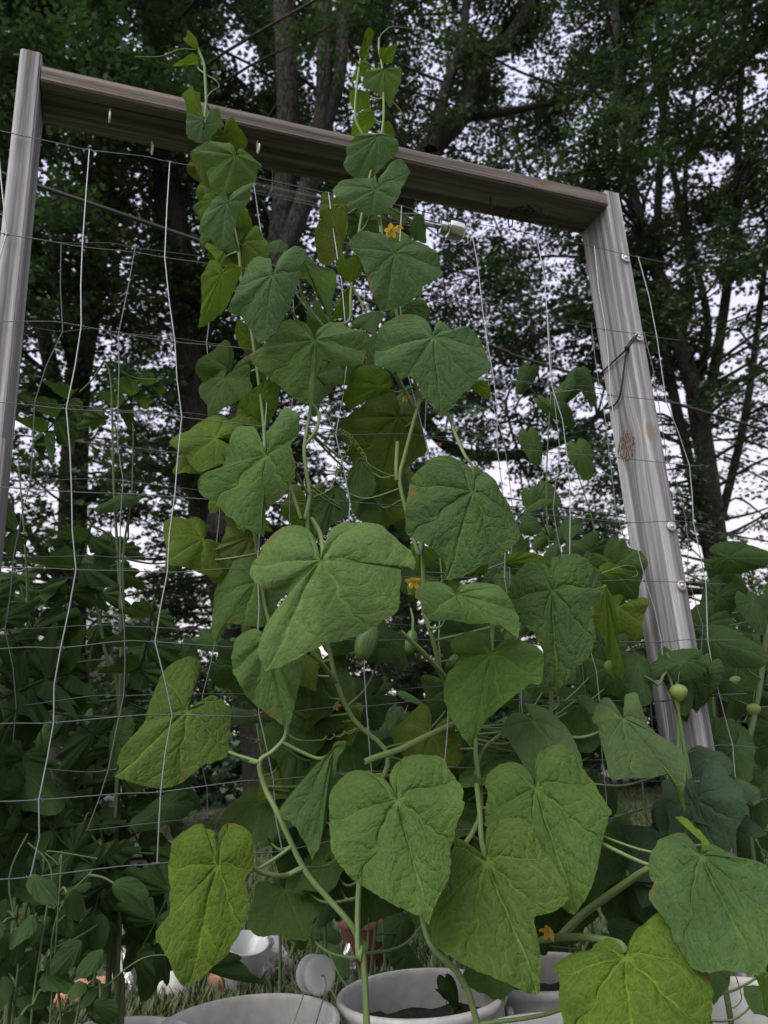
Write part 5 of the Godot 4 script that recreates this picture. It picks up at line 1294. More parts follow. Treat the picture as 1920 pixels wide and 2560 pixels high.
func spray(seed: int, twigs: int, size: float) -> ArrayMesh:
	var r := RandomNumberGenerator.new()
	r.seed = seed
	var st := SurfaceTool.new()
	st.begin(Mesh.PRIMITIVE_TRIANGLES)
	var shape := [Vector2(0, 0), Vector2(0.24, -0.04), Vector2(0.5, 0.12), Vector2(0.30, 0.27), Vector2(0.52, 0.58), Vector2(0.20, 0.5), Vector2(0, 1.05), Vector2(-0.20, 0.5), Vector2(-0.52, 0.58), Vector2(-0.30, 0.27), Vector2(-0.5, 0.12), Vector2(-0.24, -0.04)]
	for w in twigs:
		var yaw := TAU * w / twigs + r.randf_range(-0.7, 0.7)
		var dir := Vector3(cos(yaw), r.randf_range(-0.7, 0.35), sin(yaw)).normalized()
		var len := r.randf_range(0.13, 0.27)
		var side := dir.cross(Vector3.UP).normalized() * 0.0022
		for v in [-side, side, dir * len, Vector3(0, -0.003, 0), Vector3(0, 0.003, 0), dir * len]:
			st.set_color(Color(0.05, 0.043, 0.035))
			st.add_vertex(v)
		var cnt := 6
		for k in cnt:
			var t := (k + 0.6) / cnt
			var o := dir * len * t
			var turn := yaw + (1.0 if k % 2 == 0 else -1.0) * r.randf_range(0.5, 1.4) if k < cnt - 1 else yaw
			# a blade hanging out from the twig, its face to the sky
			var b := Basis(Vector3.UP, PI / 2 - turn) * Basis(Vector3.RIGHT, r.randf_range(1.35, 2.9)) * Basis(Vector3.UP, r.randf_range(-0.7, 0.7))
			var s := size * r.randf_range(0.65, 1.3)
			o += b * Vector3(0, s * 0.35, 0)
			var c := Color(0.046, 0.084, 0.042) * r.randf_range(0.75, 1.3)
			for i in 12:
				var p: Vector2 = shape[i]
				var q: Vector2 = shape[(i + 1) % 12]
				for v in [Vector2(0, 0.32), p, q]:
					st.set_color(c)
					st.add_vertex(o + b * (Vector3(v.x, v.y, -0.25 * v.length_squared()) * s))
	st.generate_normals()
	return st.commit()

func trees() -> void:
	var info := [
		["dense dark leafy tree reaching over the weathered post beside the tomatoes", "maple_tree"],
		["tall many-stemmed tree with dark bark behind the cucumber vines", "maple_tree"],
		["leafy tree with one thick limb bending out above the beam", "maple_tree"],
		["forked dark-trunked tree beyond the grey post, backlit by pale sky", "maple_tree"]]
	var roots := []
	var limb_pts := [[], [], [], []]
	for t in 4:
		roots.append(thing(info[t][1], info[t][0], "tree", Vector3.ZERO, "trees behind the garden"))
	var seen := [0, 0, 0, 0]
	for l in LIMBS:
		var p := path(l[3])
		if seen[l[0]] == 0:
			p.insert(0, Vector3(p[0].x, -0.1, p[0].z))
		p = smooth_path(p, 6)
		var called := "trunk" if seen[l[0]] == 0 else "limb"
		seen[l[0]] += 1
		part(roots[l[0]], called, tube(p, l[1] * 0.001, l[2] * 0.001, 12, 0.22), M.bark)
		for q in p: limb_pts[l[0]].append(q)
	var per_spray := 0.0158
	for t in 4:
		var xf := []
		var st := SurfaceTool.new()
		st.begin(Mesh.PRIMITIVE_TRIANGLES)
		var base := 0
		for c in CLUMPS:
			if c[0] != t: continue
			var o := Vector3(c[1], c[2], c[3]) * 0.01
			var r: float = c[4] * 0.01
			var cnt := int(c[5] * 0.001 / per_spray + rng.randf())
			# a branch from the nearest limb
			var best: Vector3 = limb_pts[t][0]
			var bd := 1e9
			for q in limb_pts[t]:
				var dd: float = q.distance_squared_to(o) + 2.0 * maxf(0.0, q.y - o.y)
				if dd < bd:
					bd = dd
					best = q
			var mid := best.lerp(o, 0.5) + Vector3(rng.randf_range(-0.3, 0.3), rng.randf_range(-0.1, 0.35), rng.randf_range(-0.3, 0.3))
			base = tube_into(st, smooth_path(PackedVector3Array([best, mid, o, o + (o - mid).normalized() * r]), 4), 0.022, 0.004, 4, base)
			for k in cnt:
				var d := Vector3(rng.randfn(), rng.randfn(), rng.randfn())
				d = d / maxf(d.length(), 0.01) * pow(rng.randf(), 0.45) * r * 1.25
				var b := Basis(Vector3.UP, rng.randf() * TAU) * Basis(Vector3.RIGHT, rng.randf_range(-0.5, 0.5))
				xf.append(Transform3D(b.scaled(Vector3.ONE * rng.randf_range(0.8, 1.25)), o + d))
		st.generate_normals()
		var br := part(roots[t], "branches", st.commit(), M.bark)
		br.set_meta("kind", "stuff")
		var mm := MultiMesh.new()
		mm.transform_format = MultiMesh.TRANSFORM_3D
		mm.use_colors = true
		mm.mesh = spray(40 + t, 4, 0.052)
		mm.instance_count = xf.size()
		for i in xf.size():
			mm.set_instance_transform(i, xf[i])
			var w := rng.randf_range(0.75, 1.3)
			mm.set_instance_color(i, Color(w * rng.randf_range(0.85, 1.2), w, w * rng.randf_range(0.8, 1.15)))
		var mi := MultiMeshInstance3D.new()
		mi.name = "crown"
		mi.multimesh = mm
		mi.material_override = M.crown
		mi.set_meta("kind", "stuff")
		roots[t].add_child(mi, true)
		print("tree ", t, " sprays ", xf.size())
	# far shrubs along the edge of the lawn
	var labels := ["dark shrub far behind the tomato plants", "dark shrub beside the bark-covered trunk", "dark shrub beyond the middle of the trellis", "dark shrub seen under the cucumber leaves", "dark shrub beyond the grey post", "dark shrub at the foot of the forked tree"]
	for i in 6:
		var x := -9.0 + i * 3.5
		var s := thing("shrub", labels[i], "shrub", Vector3(x, 0, -13.0 + 1.2 * sin(i * 2.0)), "shrubs at the edge of the lawn")
		var stt := SurfaceTool.new()
		stt.begin(Mesh.PRIMITIVE_TRIANGLES)
		var bb := 0
		for k in 7:
			bb = tube_into(stt, smooth_path(PackedVector3Array([Vector3(0.1 * k - 0.3, 0, 0), Vector3(0.3 * k - 0.9, 0.7, 0.1), Vector3(0.5 * k - 1.5, 1.3, rng.randf_range(-0.4, 0.4))]), 3), 0.03, 0.01, 5, bb)
		stt.generate_normals()
		part(s, "stems", stt.commit(), M.bark)
		var mm := MultiMesh.new()
		mm.transform_format = MultiMesh.TRANSFORM_3D
		mm.mesh = spray(70 + i, 4, 0.085)
		mm.instance_count = 520
		for k in mm.instance_count:
			var d := Vector3(rng.randfn(0, 1.1), absf(rng.randfn(0.9, 0.6)), rng.randfn(0, 0.6))
			mm.set_instance_transform(k, Transform3D(Basis(Vector3.UP, rng.randf() * TAU).scaled(Vector3.ONE * rng.randf_range(1.0, 1.7)), d))
		var mi := MultiMeshInstance3D.new()
		mi.name = "foliage"
		mi.multimesh = mm
		mi.material_override = M.crown
		mi.set_meta("kind", "stuff")
		s.add_child(mi, true)
	# a house far off to the left
	var hp: Vector3 = POS.house
	var ho := thing("house", "pale house with a grey roof far off behind the tomato plants", "house", Vector3(hp.x - 2.0, 0, hp.z))
	part(ho, "wall", boxmesh(Vector3(8, 2.5, 6), 0.02), mat(lin(0.4, 0.38, 0.34), 0.9), Transform3D(Basis.IDENTITY, Vector3(0, 1.25, 0)))
	var rf := PrismMesh.new()
	rf.size = Vector3(7.4, 1.5, 9.0)
	part(ho, "roof", rf, mat(lin(0.16, 0.155, 0.15), 0.9), Transform3D(Basis(Vector3.UP, PI / 2), Vector3(0, 3.25, 0)))
	part(ho, "gutter", boxmesh(Vector3(9.0, 0.12, 0.12), 0.02), mat(lin(0.6, 0.6, 0.6), 0.6), Transform3D(Basis.IDENTITY, Vector3(0, 2.5, 3.72)))

func on_plane(s: float, h: float, off: float) -> Vector3:
	return Vector3(PL.x, 0, PL.z) + U * s + N * off + Vector3.UP * (h + 0.75)

const WIRE_H := [1.10, 0.885, 0.715, 0.568, 0.425, 0.295, 0.175, 0.065, -0.042, -0.14]

func trellis() -> void:
	var bs := Basis(U, Vector3.UP, N)
	var fr := thing("trellis_frame", "weathered grey timber frame of two posts and a beam", "trellis")
	part(fr, "post", board(2.11, 0.038, 0.115, 0.37), M.wood, Transform3D(bs, on_plane(-0.021, -0.80, -0.0575))).set_meta("label", "narrow weathered post at the near end of the beam")
	part(fr, "post", board(2.06, 0.044, 0.115, 0.0), M.wood, Transform3D(bs * Basis(Vector3.RIGHT, 0.0), on_plane(1.303, -0.77, -0.0575))).set_meta("label", "grey knotty post wrapped by black ties")
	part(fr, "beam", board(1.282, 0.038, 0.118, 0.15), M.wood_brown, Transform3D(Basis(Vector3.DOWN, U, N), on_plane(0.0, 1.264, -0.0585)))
	# hooks under the beam
	var hk := [[0.125, -0.035, M.white_wire], [0.42, -0.035, M.white_wire], [0.21, -0.10, M.white_wire], [0.64, -0.05, M.black], [0.985, -0.055, M.black], [1.125, -0.055, M.black], [1.06, -0.105, M.black]]
	for h in hk:
		var p := PackedVector3Array()
		for i in 5: p.append(on_plane(h[0], 1.25 - i * 0.008, h[1]))
		for i in range(1, 10):
			var a := PI * i / 8.0
			p.append(on_plane(h[0] + 0.001 * i / 9.0, 1.218 - 0.010 * sin(a), h[1] + 0.009 - 0.009 * cos(a)))
		part(fr, "hook", tube(p, 0.002, 0.0018, 6), h[2])
	# screws with washers that hold the wire to the post
	for i in [0, 1, 4, 5, 7]:
		var o := on_plane(1.305, WIRE_H[i] - 0.004, 0.003)
		var w := part(fr, "washer", lathe([[0.0, 0.0], [0.0105, 0.0], [0.0115, 0.001], [0.0105, 0.0025], [0.006, 0.003], [0.0, 0.003]], 18), M.zinc, Transform3D(Basis(U, N, -Vector3.UP), o))
		part(w, "screw", lathe([[0.0, 0.006], [0.004, 0.0055], [0.0055, 0.003], [0.0055, 0.002]], 6), M.zinc)
	# black ties on the post
	for k in 2:
		var tie := thing("cable_tie", ["upper black plastic tie pulled tight across the grey post", "lower black plastic tie slanting across the grey post"][k], "cable tie")
		var y0: float = [0.845, 0.75][k]
		var p := PackedVector3Array([on_plane(1.278, y0, -0.118), on_plane(1.274, y0 + 0.002, -0.06), on_plane(1.277, 0.855, -0.01), on_plane(1.298, 0.884, 0.008)])
		part(tie, "strap", tube(smooth_path(p, 6), 0.0025, 0.0025, 6), M.black)
		part(tie, "knot", boxmesh(Vector3(0.012, 0.01, 0.009), 0.003), M.black, Transform3D(bs, p[2]))
	fence("wire_fence", "silvery wire mesh stretched across the front of the timber frame", 0.010, 0.10, -4, 8, 1.42, 0.0011, M.wire, WIRE_H, 3)
	fence("wire_fence", "darker wire mesh on the far side of the timber frame", -0.128, 0.03, -2, 9, 1.47, 0.001, M.dull_wire, [0.99, 0.80, 0.64, 0.49, 0.35, 0.225, 0.105, 0.0, -0.10], 8)
	# clear tube with a chrome end hanging under the beam
	var tb := thing("clear_tube", "clear plastic tube with a chrome end slung under the beam", "tube")
	var a := on_plane(0.40, 1.178, -0.095)
	var b := on_plane(0.865, 1.168, -0.095)
	var ax := (b - a).normalized()
	var q := Basis(ax.cross(Vector3.FORWARD).normalized(), ax, Vector3.ZERO)
	q.z = q.x.cross(q.y)
	var ln := a.distance_to(b)
	part(tb, "tube", lathe([[0.013, 0.0], [0.013, ln]], 24), M.clear, Transform3D(q, a))
	part(tb, "rod", lathe([[0.0, ln - 0.13], [0.0075, ln - 0.13], [0.0075, ln + 0.01], [0.0, ln + 0.01]], 16), M.chrome, Transform3D(q, a))
	part(tb, "collar", lathe([[0.0, ln - 0.002], [0.0165, ln - 0.002], [0.018, ln], [0.018, ln + 0.016], [0.0165, ln + 0.018], [0.0, ln + 0.018]], 20), M.chrome, Transform3D(q, a))
	part(tb, "end_cap", lathe([[0.0, ln + 0.017], [0.023, ln + 0.017], [0.0255, ln + 0.02], [0.0255, ln + 0.052], [0.024, ln + 0.056], [0.0, ln + 0.056]], 24), M.chrome, Transform3D(q, a))
	part(tb, "end_disc", lathe([[0.0, ln + 0.0585], [0.022, ln + 0.0585], [0.0225, ln + 0.0565], [0.0, ln + 0.0565]], 24), mat(lin(0.45, 0.28, 0.22), 0.6), Transform3D(q, a))
	for s in [0.46, 0.80]:
		part(tb, "hanger", tube(smooth_path(PackedVector3Array([on_plane(s, 1.246, -0.095), on_plane(s + 0.002, 1.21, -0.08), on_plane(s, 1.165, -0.082), on_plane(s - 0.002, 1.158, -0.1)]), 5), 0.0011, 0.0011, 5), M.dull_wire)
	# overhead cables
	var cb := [["cab_a0", "cab_a1", "cab_a2", "cab_a3", "cab_a4", "upper black overhead cable slanting down behind the frame", 0.011], ["cab_b0", "cab_b1", "cab_b2", "cab_b3", "", "lower black overhead cable crossing behind the vines", 0.006]]
	for c in cb:
		var p := PackedVector3Array()
		for i in 5:
			if c[i]: p.append(POS[c[i]])
		p[0] = p[0] + (p[0] - p[1]) * 3.0
		var e := p.size() - 1
		p[e] = p[e] + (p[e] - p[e - 1]) * 6.0
		var o := part(self, "overhead_cable", tube(smooth_path(p, 6), c[6], c[6], 6), M.black)
		meta(o, c[5], "cable", "overhead cables")

func fence(called: String, label: String, off: float, s0: float, k0: int, k1: int, s_end: float, r: float, m: Material, hs: Array, seed: int) -> void:
	var f := thing(called, label, "wire fence", Vector3.ZERO, "wire mesh on the trellis")
	var g := RandomNumberGenerator.new()
	g.seed = seed
	var nodes := {}
	var s_lo := s0 + k0 * 0.157 - 0.02
	for i in hs.size():
		for k in range(k0, k1 + 1):
			nodes[Vector2i(k, i)] = Vector3(s0 + k * 0.157 + g.randfn(0, 0.009) + 0.012 * sin(i * 0.9 + seed + k * 1.7), hs[i] + g.randfn(0, 0.004), off + g.randfn(0, 0.002) + (0.006 if k > 1 and k < 7 else 0.0))
	for i in hs.size():
		var p := PackedVector3Array([on_plane(s_lo, hs[i], off)])
		for k in range(k0, k1 + 1):
			var q: Vector3 = nodes[Vector2i(k, i)]
			p.append(on_plane(q.x - 0.05, q.y + 0.0015, q.z))
			p.append(on_plane(q.x, q.y, q.z))
		p.append(on_plane(s_end, hs[i], off))
		var st := SurfaceTool.new()
		st.begin(Mesh.PRIMITIVE_TRIANGLES)
		var b := tube_into(st, smooth_path(p, 3), r * 0.8, r * 0.8, 6, 0)
		for k in range(k0, k1 + 1):
			var q: Vector3 = nodes[Vector2i(k, i)]
			var coil := PackedVector3Array()
			for j in 13:
				var a := TAU * j / 5.0
				coil.append(on_plane(q.x - 0.005 + 0.0008 * j, q.y + cos(a) * r * 1.9, q.z + sin(a) * r * 1.9))
			b = tube_into(st, coil, r * 0.85, r * 0.85, 5, b)
		st.generate_normals()
		part(f, "horizontal_wire", st.commit(), M.dark_wire)
	for k in range(k0, k1 + 1):
		var p := PackedVector3Array()
		for i in hs.size():
			var q: Vector3 = nodes[Vector2i(k, i)]
			if i > 0:
				var w: Vector3 = nodes[Vector2i(k, i - 1)]
				var c := q.lerp(w, 0.5) + Vector3(g.randfn(0, 0.003), 0, 0.001)
				p.append(on_plane(c.x, c.y, c.z + r * 1.6))
			p.append(on_plane(q.x, q.y, q.z + r * 1.6))
		part(f, "vertical_wire", tube(p, r, r, 6), m)

func plants() -> void:
	var info := [
		["cucumber_vine", "cucumber vine climbing nearest the weathered narrow post, its tip above the beam", "cucumber vine"],
		["cucumber_vine", "cucumber vine in the middle of the trellis with the broad pale-green leaf", "cucumber vine"],
		["cucumber_vine", "cucumber vine with dark puckered leaves spreading toward the grey post", "cucumber vine"],
		["squash_plant", "squash plant with dusty grey-green leaves at the foot of the grey post", "squash plant"],
		["tomato_plant", "tall tomato plant with yellow flowers behind the wire", "tomato plant"],
		["tomato_plant", "dark tomato plant crowding the weathered narrow post", "tomato plant"],
		["pea_plant", "small pea plant with round leaves and pale tendrils by the corner bucket", "pea plant"],
		["ground_cherry", "ground cherry with a green husk in front of the grey post", "ground cherry"],
		["ground_cherry", "bushy ground cherry with thick stem beyond the grey post", "ground cherry"],
		["bean_vine", "small-leaved bean vine climbing the far wire mesh near the grey post", "bean vine"],
		["low_weed", "low leafy weeds around the bark-covered trunk", "weed"],
		["low_weed", "low leafy weeds behind the soil-filled bucket", "weed"],
		["low_weed", "shaded leafy weeds under the cucumber leaves by the grey post", "weed"]]
	var roots := []
	var stems := {}
	for i in info.size():
		roots.append(thing(info[i][0], info[i][1], info[i][2]))
		stems[i] = PackedVector3Array()
	for s in STEMS:
		var p := path(s[4])
		var v: int = s[1]
		if s[0] == "stem":
			if p[0].y > 0.0: p.insert(0, Vector3(p[0].x, -0.02, p[0].z + 0.02))
			p = smooth_path(p, 5)
			stems[v].append_array(p)
			part(roots[v], "stem", tube(p, s[2] * 0.001, s[3] * 0.001, 15, 0.3), M.stem if v < 3 else M.dark_stem)
		elif s[0] == "petiole":
			part(roots[v], "petiole", tube(smooth_path(p, 5), s[2] * 0.001, s[3] * 0.001, 15, 0.25), M.stem)
		else:
			var base := smooth_path(p, 8)
			var q := PackedVector3Array()
			for i in base.size():
				if i >= s[5] * 8:
					for k in 5:
						var a := TAU * (i + k / 5.0) * 0.55
						var c := base[i].lerp(base[min(i + 1, base.size() - 1)], k / 5.0)
						q.append(c + Vector3(cos(a), sin(a), 0.6 * sin(a)) * 0.0035)
				else: q.append(base[i])
			part(roots[v], "tendril", tube(q, s[2] * 0.001, s[3] * 0.001, 5), M.stem)
	# traced blades
	var li := 0
	for l in LEAVES:
		li += 1
		var pos := v3(l[2])
		var nn := v3(l[3]).normalized()
		var y := (Vector3.UP - nn * nn.y).normalized()
		var b := Basis(y.cross(nn), y, nn)
		var o := PackedVector2Array()
		var a: Array = l[5]
		for i in range(0, a.size(), 2): o.append(Vector2(a[i], a[i + 1]) * 0.001)
		var c: Array = LEAF_COLORS[l[1]]
		var small := a.size() < 30
		var young: bool = l[1] in ["YG", "PY", "BG", "VG"]
		var mesh := leaf_mesh(o, Vector2(l[4][0], l[4][1]) * 0.001, Color(c[0], c[1], c[2]), li * 1.37, 7 if small else 13, 0.06 if young else 0.095, 0.10 if young else 0.14, 0.0014, 0.45 if l[1] == "YD" else 0.15)
		var n := part(roots[l[0]], "leaf", mesh, M.leaf_pale if l[1] in ["YD", "LY"] else (M.leaf_rough if l[1] in ["DG", "MG", "SQ"] else M.leaf), Transform3D(b, pos))
		# stalk to the stem behind it
		var best := pos - nn * 0.06
		var bd := 1e9
		for q in stems[l[0]]:
			var d: float = q.distance_squared_to(pos - Vector3(0, 0.03, 0))
			if d < bd:
				bd = d
				best = q
		if bd > 0.06: best = pos + (best - pos).normalized() * 0.16
		var mid := pos.lerp(best, 0.45) - nn * 0.03 - Vector3(0, 0.012, 0)
		var pp := smooth_path(PackedVector3Array([pos - nn * 0.001, pos - nn * 0.012 + (best - pos) * 0.06, mid, best]), 5)
		for i in pp.size(): pp[i] = b.inverse() * (pp[i] - pos)
		part(n, "petiole", tube(pp, 0.0016 if small else 0.0024, 0.002 if small else 0.003, 6), M.stem)
	# the plants' other leaves, shared shapes
	var pool := {}
	var shoots := {}
	var count := {}
	var tints := [Color(0.066, 0.122, 0.044), Color(0.088, 0.158, 0.046), Color(0.14, 0.215, 0.040), Color(0.066, 0.112, 0.070)]
	for f in FILLERS:
		var key := "%d %d %d" % [f[1], f[2], li % 3]
		li += 1
		if not pool.has(key):
			pool[key] = filler_mesh(f[1], tints[f[2]], pool.size() * 2.3)
		var nn := v3(f[5]).normalized()
		var y := (Vector3.UP - nn * nn.y).normalized()
		var b := Basis(y.cross(nn), y, nn) * Basis(Vector3.BACK, deg_to_rad(f[6]))
		var k: float = f[3] / 100.0 if f[1] != 2 else f[3] / 130.0
		var leaf_xf := Transform3D(b.scaled(Vector3.ONE * k), v3(f[4]))
		part(roots[f[0]], "leaf", pool[key], M.leaf, leaf_xf)
		# a side shoot from the stem to the leaf's stalk
		var foot: Vector3 = leaf_xf * (Vector3(0.0, -0.033, -0.078) if f[1] != 2 else Vector3(0.0, 0.03, 0.0))
		var near: Vector3 = foot
		var best_d := 0.5
		for q in stems[f[0]]:
			var d: float = q.distance_to(foot) + 0.5 * maxf(0.0, q.y - foot.y)
			if d < best_d:
				best_d = d
				near = q
		if best_d < 0.5:
			if not shoots.has(f[0]):
				shoots[f[0]] = SurfaceTool.new()
				shoots[f[0]].begin(Mesh.PRIMITIVE_TRIANGLES)
				count[f[0]] = 0
			var sag := foot.lerp(near, 0.5) + Vector3(0, 0.012 - 0.12 * best_d, 0)
			count[f[0]] = tube_into(shoots[f[0]], smooth_path(PackedVector3Array([near, sag, foot]), 5), 0.0024, 0.0016, 5, count[f[0]])
	for v in shoots:
		shoots[v].generate_normals()
		var sh := part(roots[v], "side_shoots", shoots[v].commit(), M.stem if v < 3 else M.dark_stem)
		sh.set_meta("kind", "stuff")
	# flowers
	for f in FLOWERS:
		var n := Node3D.new()
		n.name = "flower"
		roots[f[0]].add_child(n, true)
		n.position = v3(f[1])
		n.basis = Basis.looking_at((n.position - Vector3(0, 0.75, 0)).normalized() + Vector3(rng.randfn(0, 0.6), rng.randfn(0.5, 0.5), 0), Vector3.UP)
		var s: float = f[2] * 0.00075
		for k in 5:
			var o := PackedVector2Array([Vector2(-0.12, 0.1), Vector2(0.12, 0.1), Vector2(0.34, 0.45), Vector2(0.2, 0.85), Vector2(0, 1.15), Vector2(-0.2, 0.85), Vector2(-0.34, 0.45)])
			for i in o.size(): o[i] *= s * (1.0 if f[3] == 0 else 0.7)
			var st := SurfaceTool.new()
			st.begin(Mesh.PRIMITIVE_TRIANGLES)
			leaf_into(st, o, Vector2(0, s), Color.WHITE, k * 2.0 + s, 4, 0.1, 0.2 if f[3] == 0 else -1.2, 0.0)
			st.generate_normals()
			part(n, "petal", st.commit(), M.petal if f[3] == 0 else M.withered, Transform3D(Basis(Vector3.BACK, TAU * k / 5.0) * Basis(Vector3.RIGHT, rng.randf_range(0.4, 1.0) if f[3] == 0 else rng.randf_range(0.8, 1.4)), Vector3.ZERO))
	# fruits
	for f in FRUITS:
		var p0 := v3(f[1])
		var p1 := v3(f[2])
		var r: float = f[3] * 0.001
		var ln := p0.distance_to(p1)
		var prof := []
		for i in 15:
			var t := i / 14.0
			prof.append([r * pow(maxf(sin(PI * clampf(t, 0.002, 0.998)), 0.0), 0.38), ln * t])
		var ax := (p1 - p0).normalized()
		var bx := ax.cross(Vector3.BACK).normalized()
		var cu := part(roots[f[0]], "cucumber", lathe(prof, 24, 0.14), M.cucumber, Transform3D(Basis(bx, ax, bx.cross(ax)), p0))
		part(cu, "stalk", tube(PackedVector3Array([Vector3(0, 0.002, 0), Vector3(0.003, -0.02, 0), Vector3(0.01, -0.04, -0.01)]), 0.003, 0.002, 6), M.stem)
	# husks of the ground cherries
	for h in HUSKS:
		# a papery lantern: five ribs, a broad shoulder and a pointed end
		var st := SurfaceTool.new()
		st.begin(Mesh.PRIMITIVE_TRIANGLES)
		for i in 15:
			var t := i / 14.0
			var rr := 0.0145 * pow(maxf(sin(PI * pow(clampf(t, 0.004, 0.996), 0.72)), 0.0), 0.8)
			for k in 41:
				var a := TAU * (k % 40) / 40.0
				var rib := 1.0 + 0.16 * absf(cos(2.5 * a)) + 0.10 * noise.get_noise_3d(cos(a) * 50.0, t * 60.0 + h[1][0], sin(a) * 50.0)
				st.add_vertex(Vector3(cos(a) * rr * rib, -0.034 * t, sin(a) * rr * rib))
		for i in 14:
			for k in 40:
				var a := i * 41 + k
				for q in [a, a + 1, a + 41, a + 41, a + 1, a + 42]: st.add_index(q)
		st.generate_normals()
		var hu := part(roots[h[0]], "husk", st.commit(), M.husk if h[2] == 0 else M.ripe_husk, Transform3D(Basis(Vector3.RIGHT, 0.25), v3(h[1])))
		part(hu, "stalk", tube(PackedVector3Array([Vector3(0, -0.002, 0), Vector3(0.002, 0.015, 0), Vector3(0.012, 0.03, -0.01)]), 0.001, 0.001, 5), M.dark_stem)

func bucket(at: Vector3, r: float, label: String, soil: float) -> Node3D:
	var b := thing("bucket", label, "bucket", Vector3(at.x, 0, at.z), "white plastic buckets under the trellis")
	var h := at.y
	var rb := r * 0.86
	var prof := [[0.0, 0.0], [rb - 0.006, 0.0], [rb, 0.006], [lerpf(rb, r, 0.72) - 0.006, h - 0.085], [r - 0.001, h - 0.083], [r + 0.001, h - 0.078], [r - 0.003, h - 0.072], [r - 0.007, h - 0.05], [r - 0.007, h - 0.022], [r - 0.001, h - 0.016], [r + 0.001, h - 0.008], [r - 0.001, h - 0.002], [r - 0.005, h], [r - 0.009, h - 0.002], [r - 0.0105, h - 0.01], [r - 0.012, h - 0.09], [rb - 0.004, 0.012], [0.0, 0.01]]
	part(b, "wall", lathe(prof, 64), M.bucket)
	if soil > 0.0:
		var st := SurfaceTool.new()
		st.begin(Mesh.PRIMITIVE_TRIANGLES)
		var y0 := h - soil
		var rs := lerpf(rb, r, y0 / h) - 0.0085
		for i in 15:
			for k in 49:
				var a := TAU * k / 48.0
				var rr := rs * i / 14.0
				st.add_vertex(Vector3(cos(a) * rr, y0 + 0.008 * (1.0 - pow(i / 14.0, 6.0)) * noise.get_noise_2d(cos(a) * rr * 4000.0, sin(a) * rr * 4000.0) + 0.014 * noise.get_noise_2d(cos(a) * rr * 900.0 + 40.0, sin(a) * rr * 900.0), sin(a) * rr))
		for i in 14:
			for k in 48:
				var a := i * 49 + k
				for q in [a, a + 49, a + 1, a + 49, a + 50, a + 1]: st.add_index(q)
		st.generate_normals()
		part(b, "soil", st.commit(), M.soil)
	for e in [-1, 1]:
		part(b, "handle_ear", boxmesh(Vector3(0.012, 0.03, 0.03), 0.004), M.bucket, Transform3D(Basis.IDENTITY, Vector3(e * (r + 0.003), h - 0.05, 0)))
	return b

func crumple(seed: float, s: Vector3) -> ArrayMesh:
	var st := SurfaceTool.new()
	st.begin(Mesh.PRIMITIVE_TRIANGLES)
	for i in 14:
		for k in 25:
			var a := TAU * (k % 24) / 24.0
			var t := i / 13.0
			var r := (1.0 - pow(t, 1.6)) * (1.0 + 0.5 * noise.get_noise_3d(cos(a) * 60 + seed, t * 80, sin(a) * 60)) + 0.06 * noise.get_noise_3d(cos(a) * 300 + seed, t * 300, sin(a) * 300) + 0.05
			st.set_smooth_group(-1)
			st.add_vertex(Vector3(cos(a) * r * s.x, t * s.y * (1.0 + 0.2 * noise.get_noise_2d(a * 60.0, seed)), sin(a) * r * s.z))
	for i in 13:
		for k in 24:
			var a := i * 25 + k
			for q in [a, a + 1, a + 25, a + 25, a + 1, a + 26]: st.add_index(q)
	st.deindex()
	st.generate_normals()
	return st.commit()

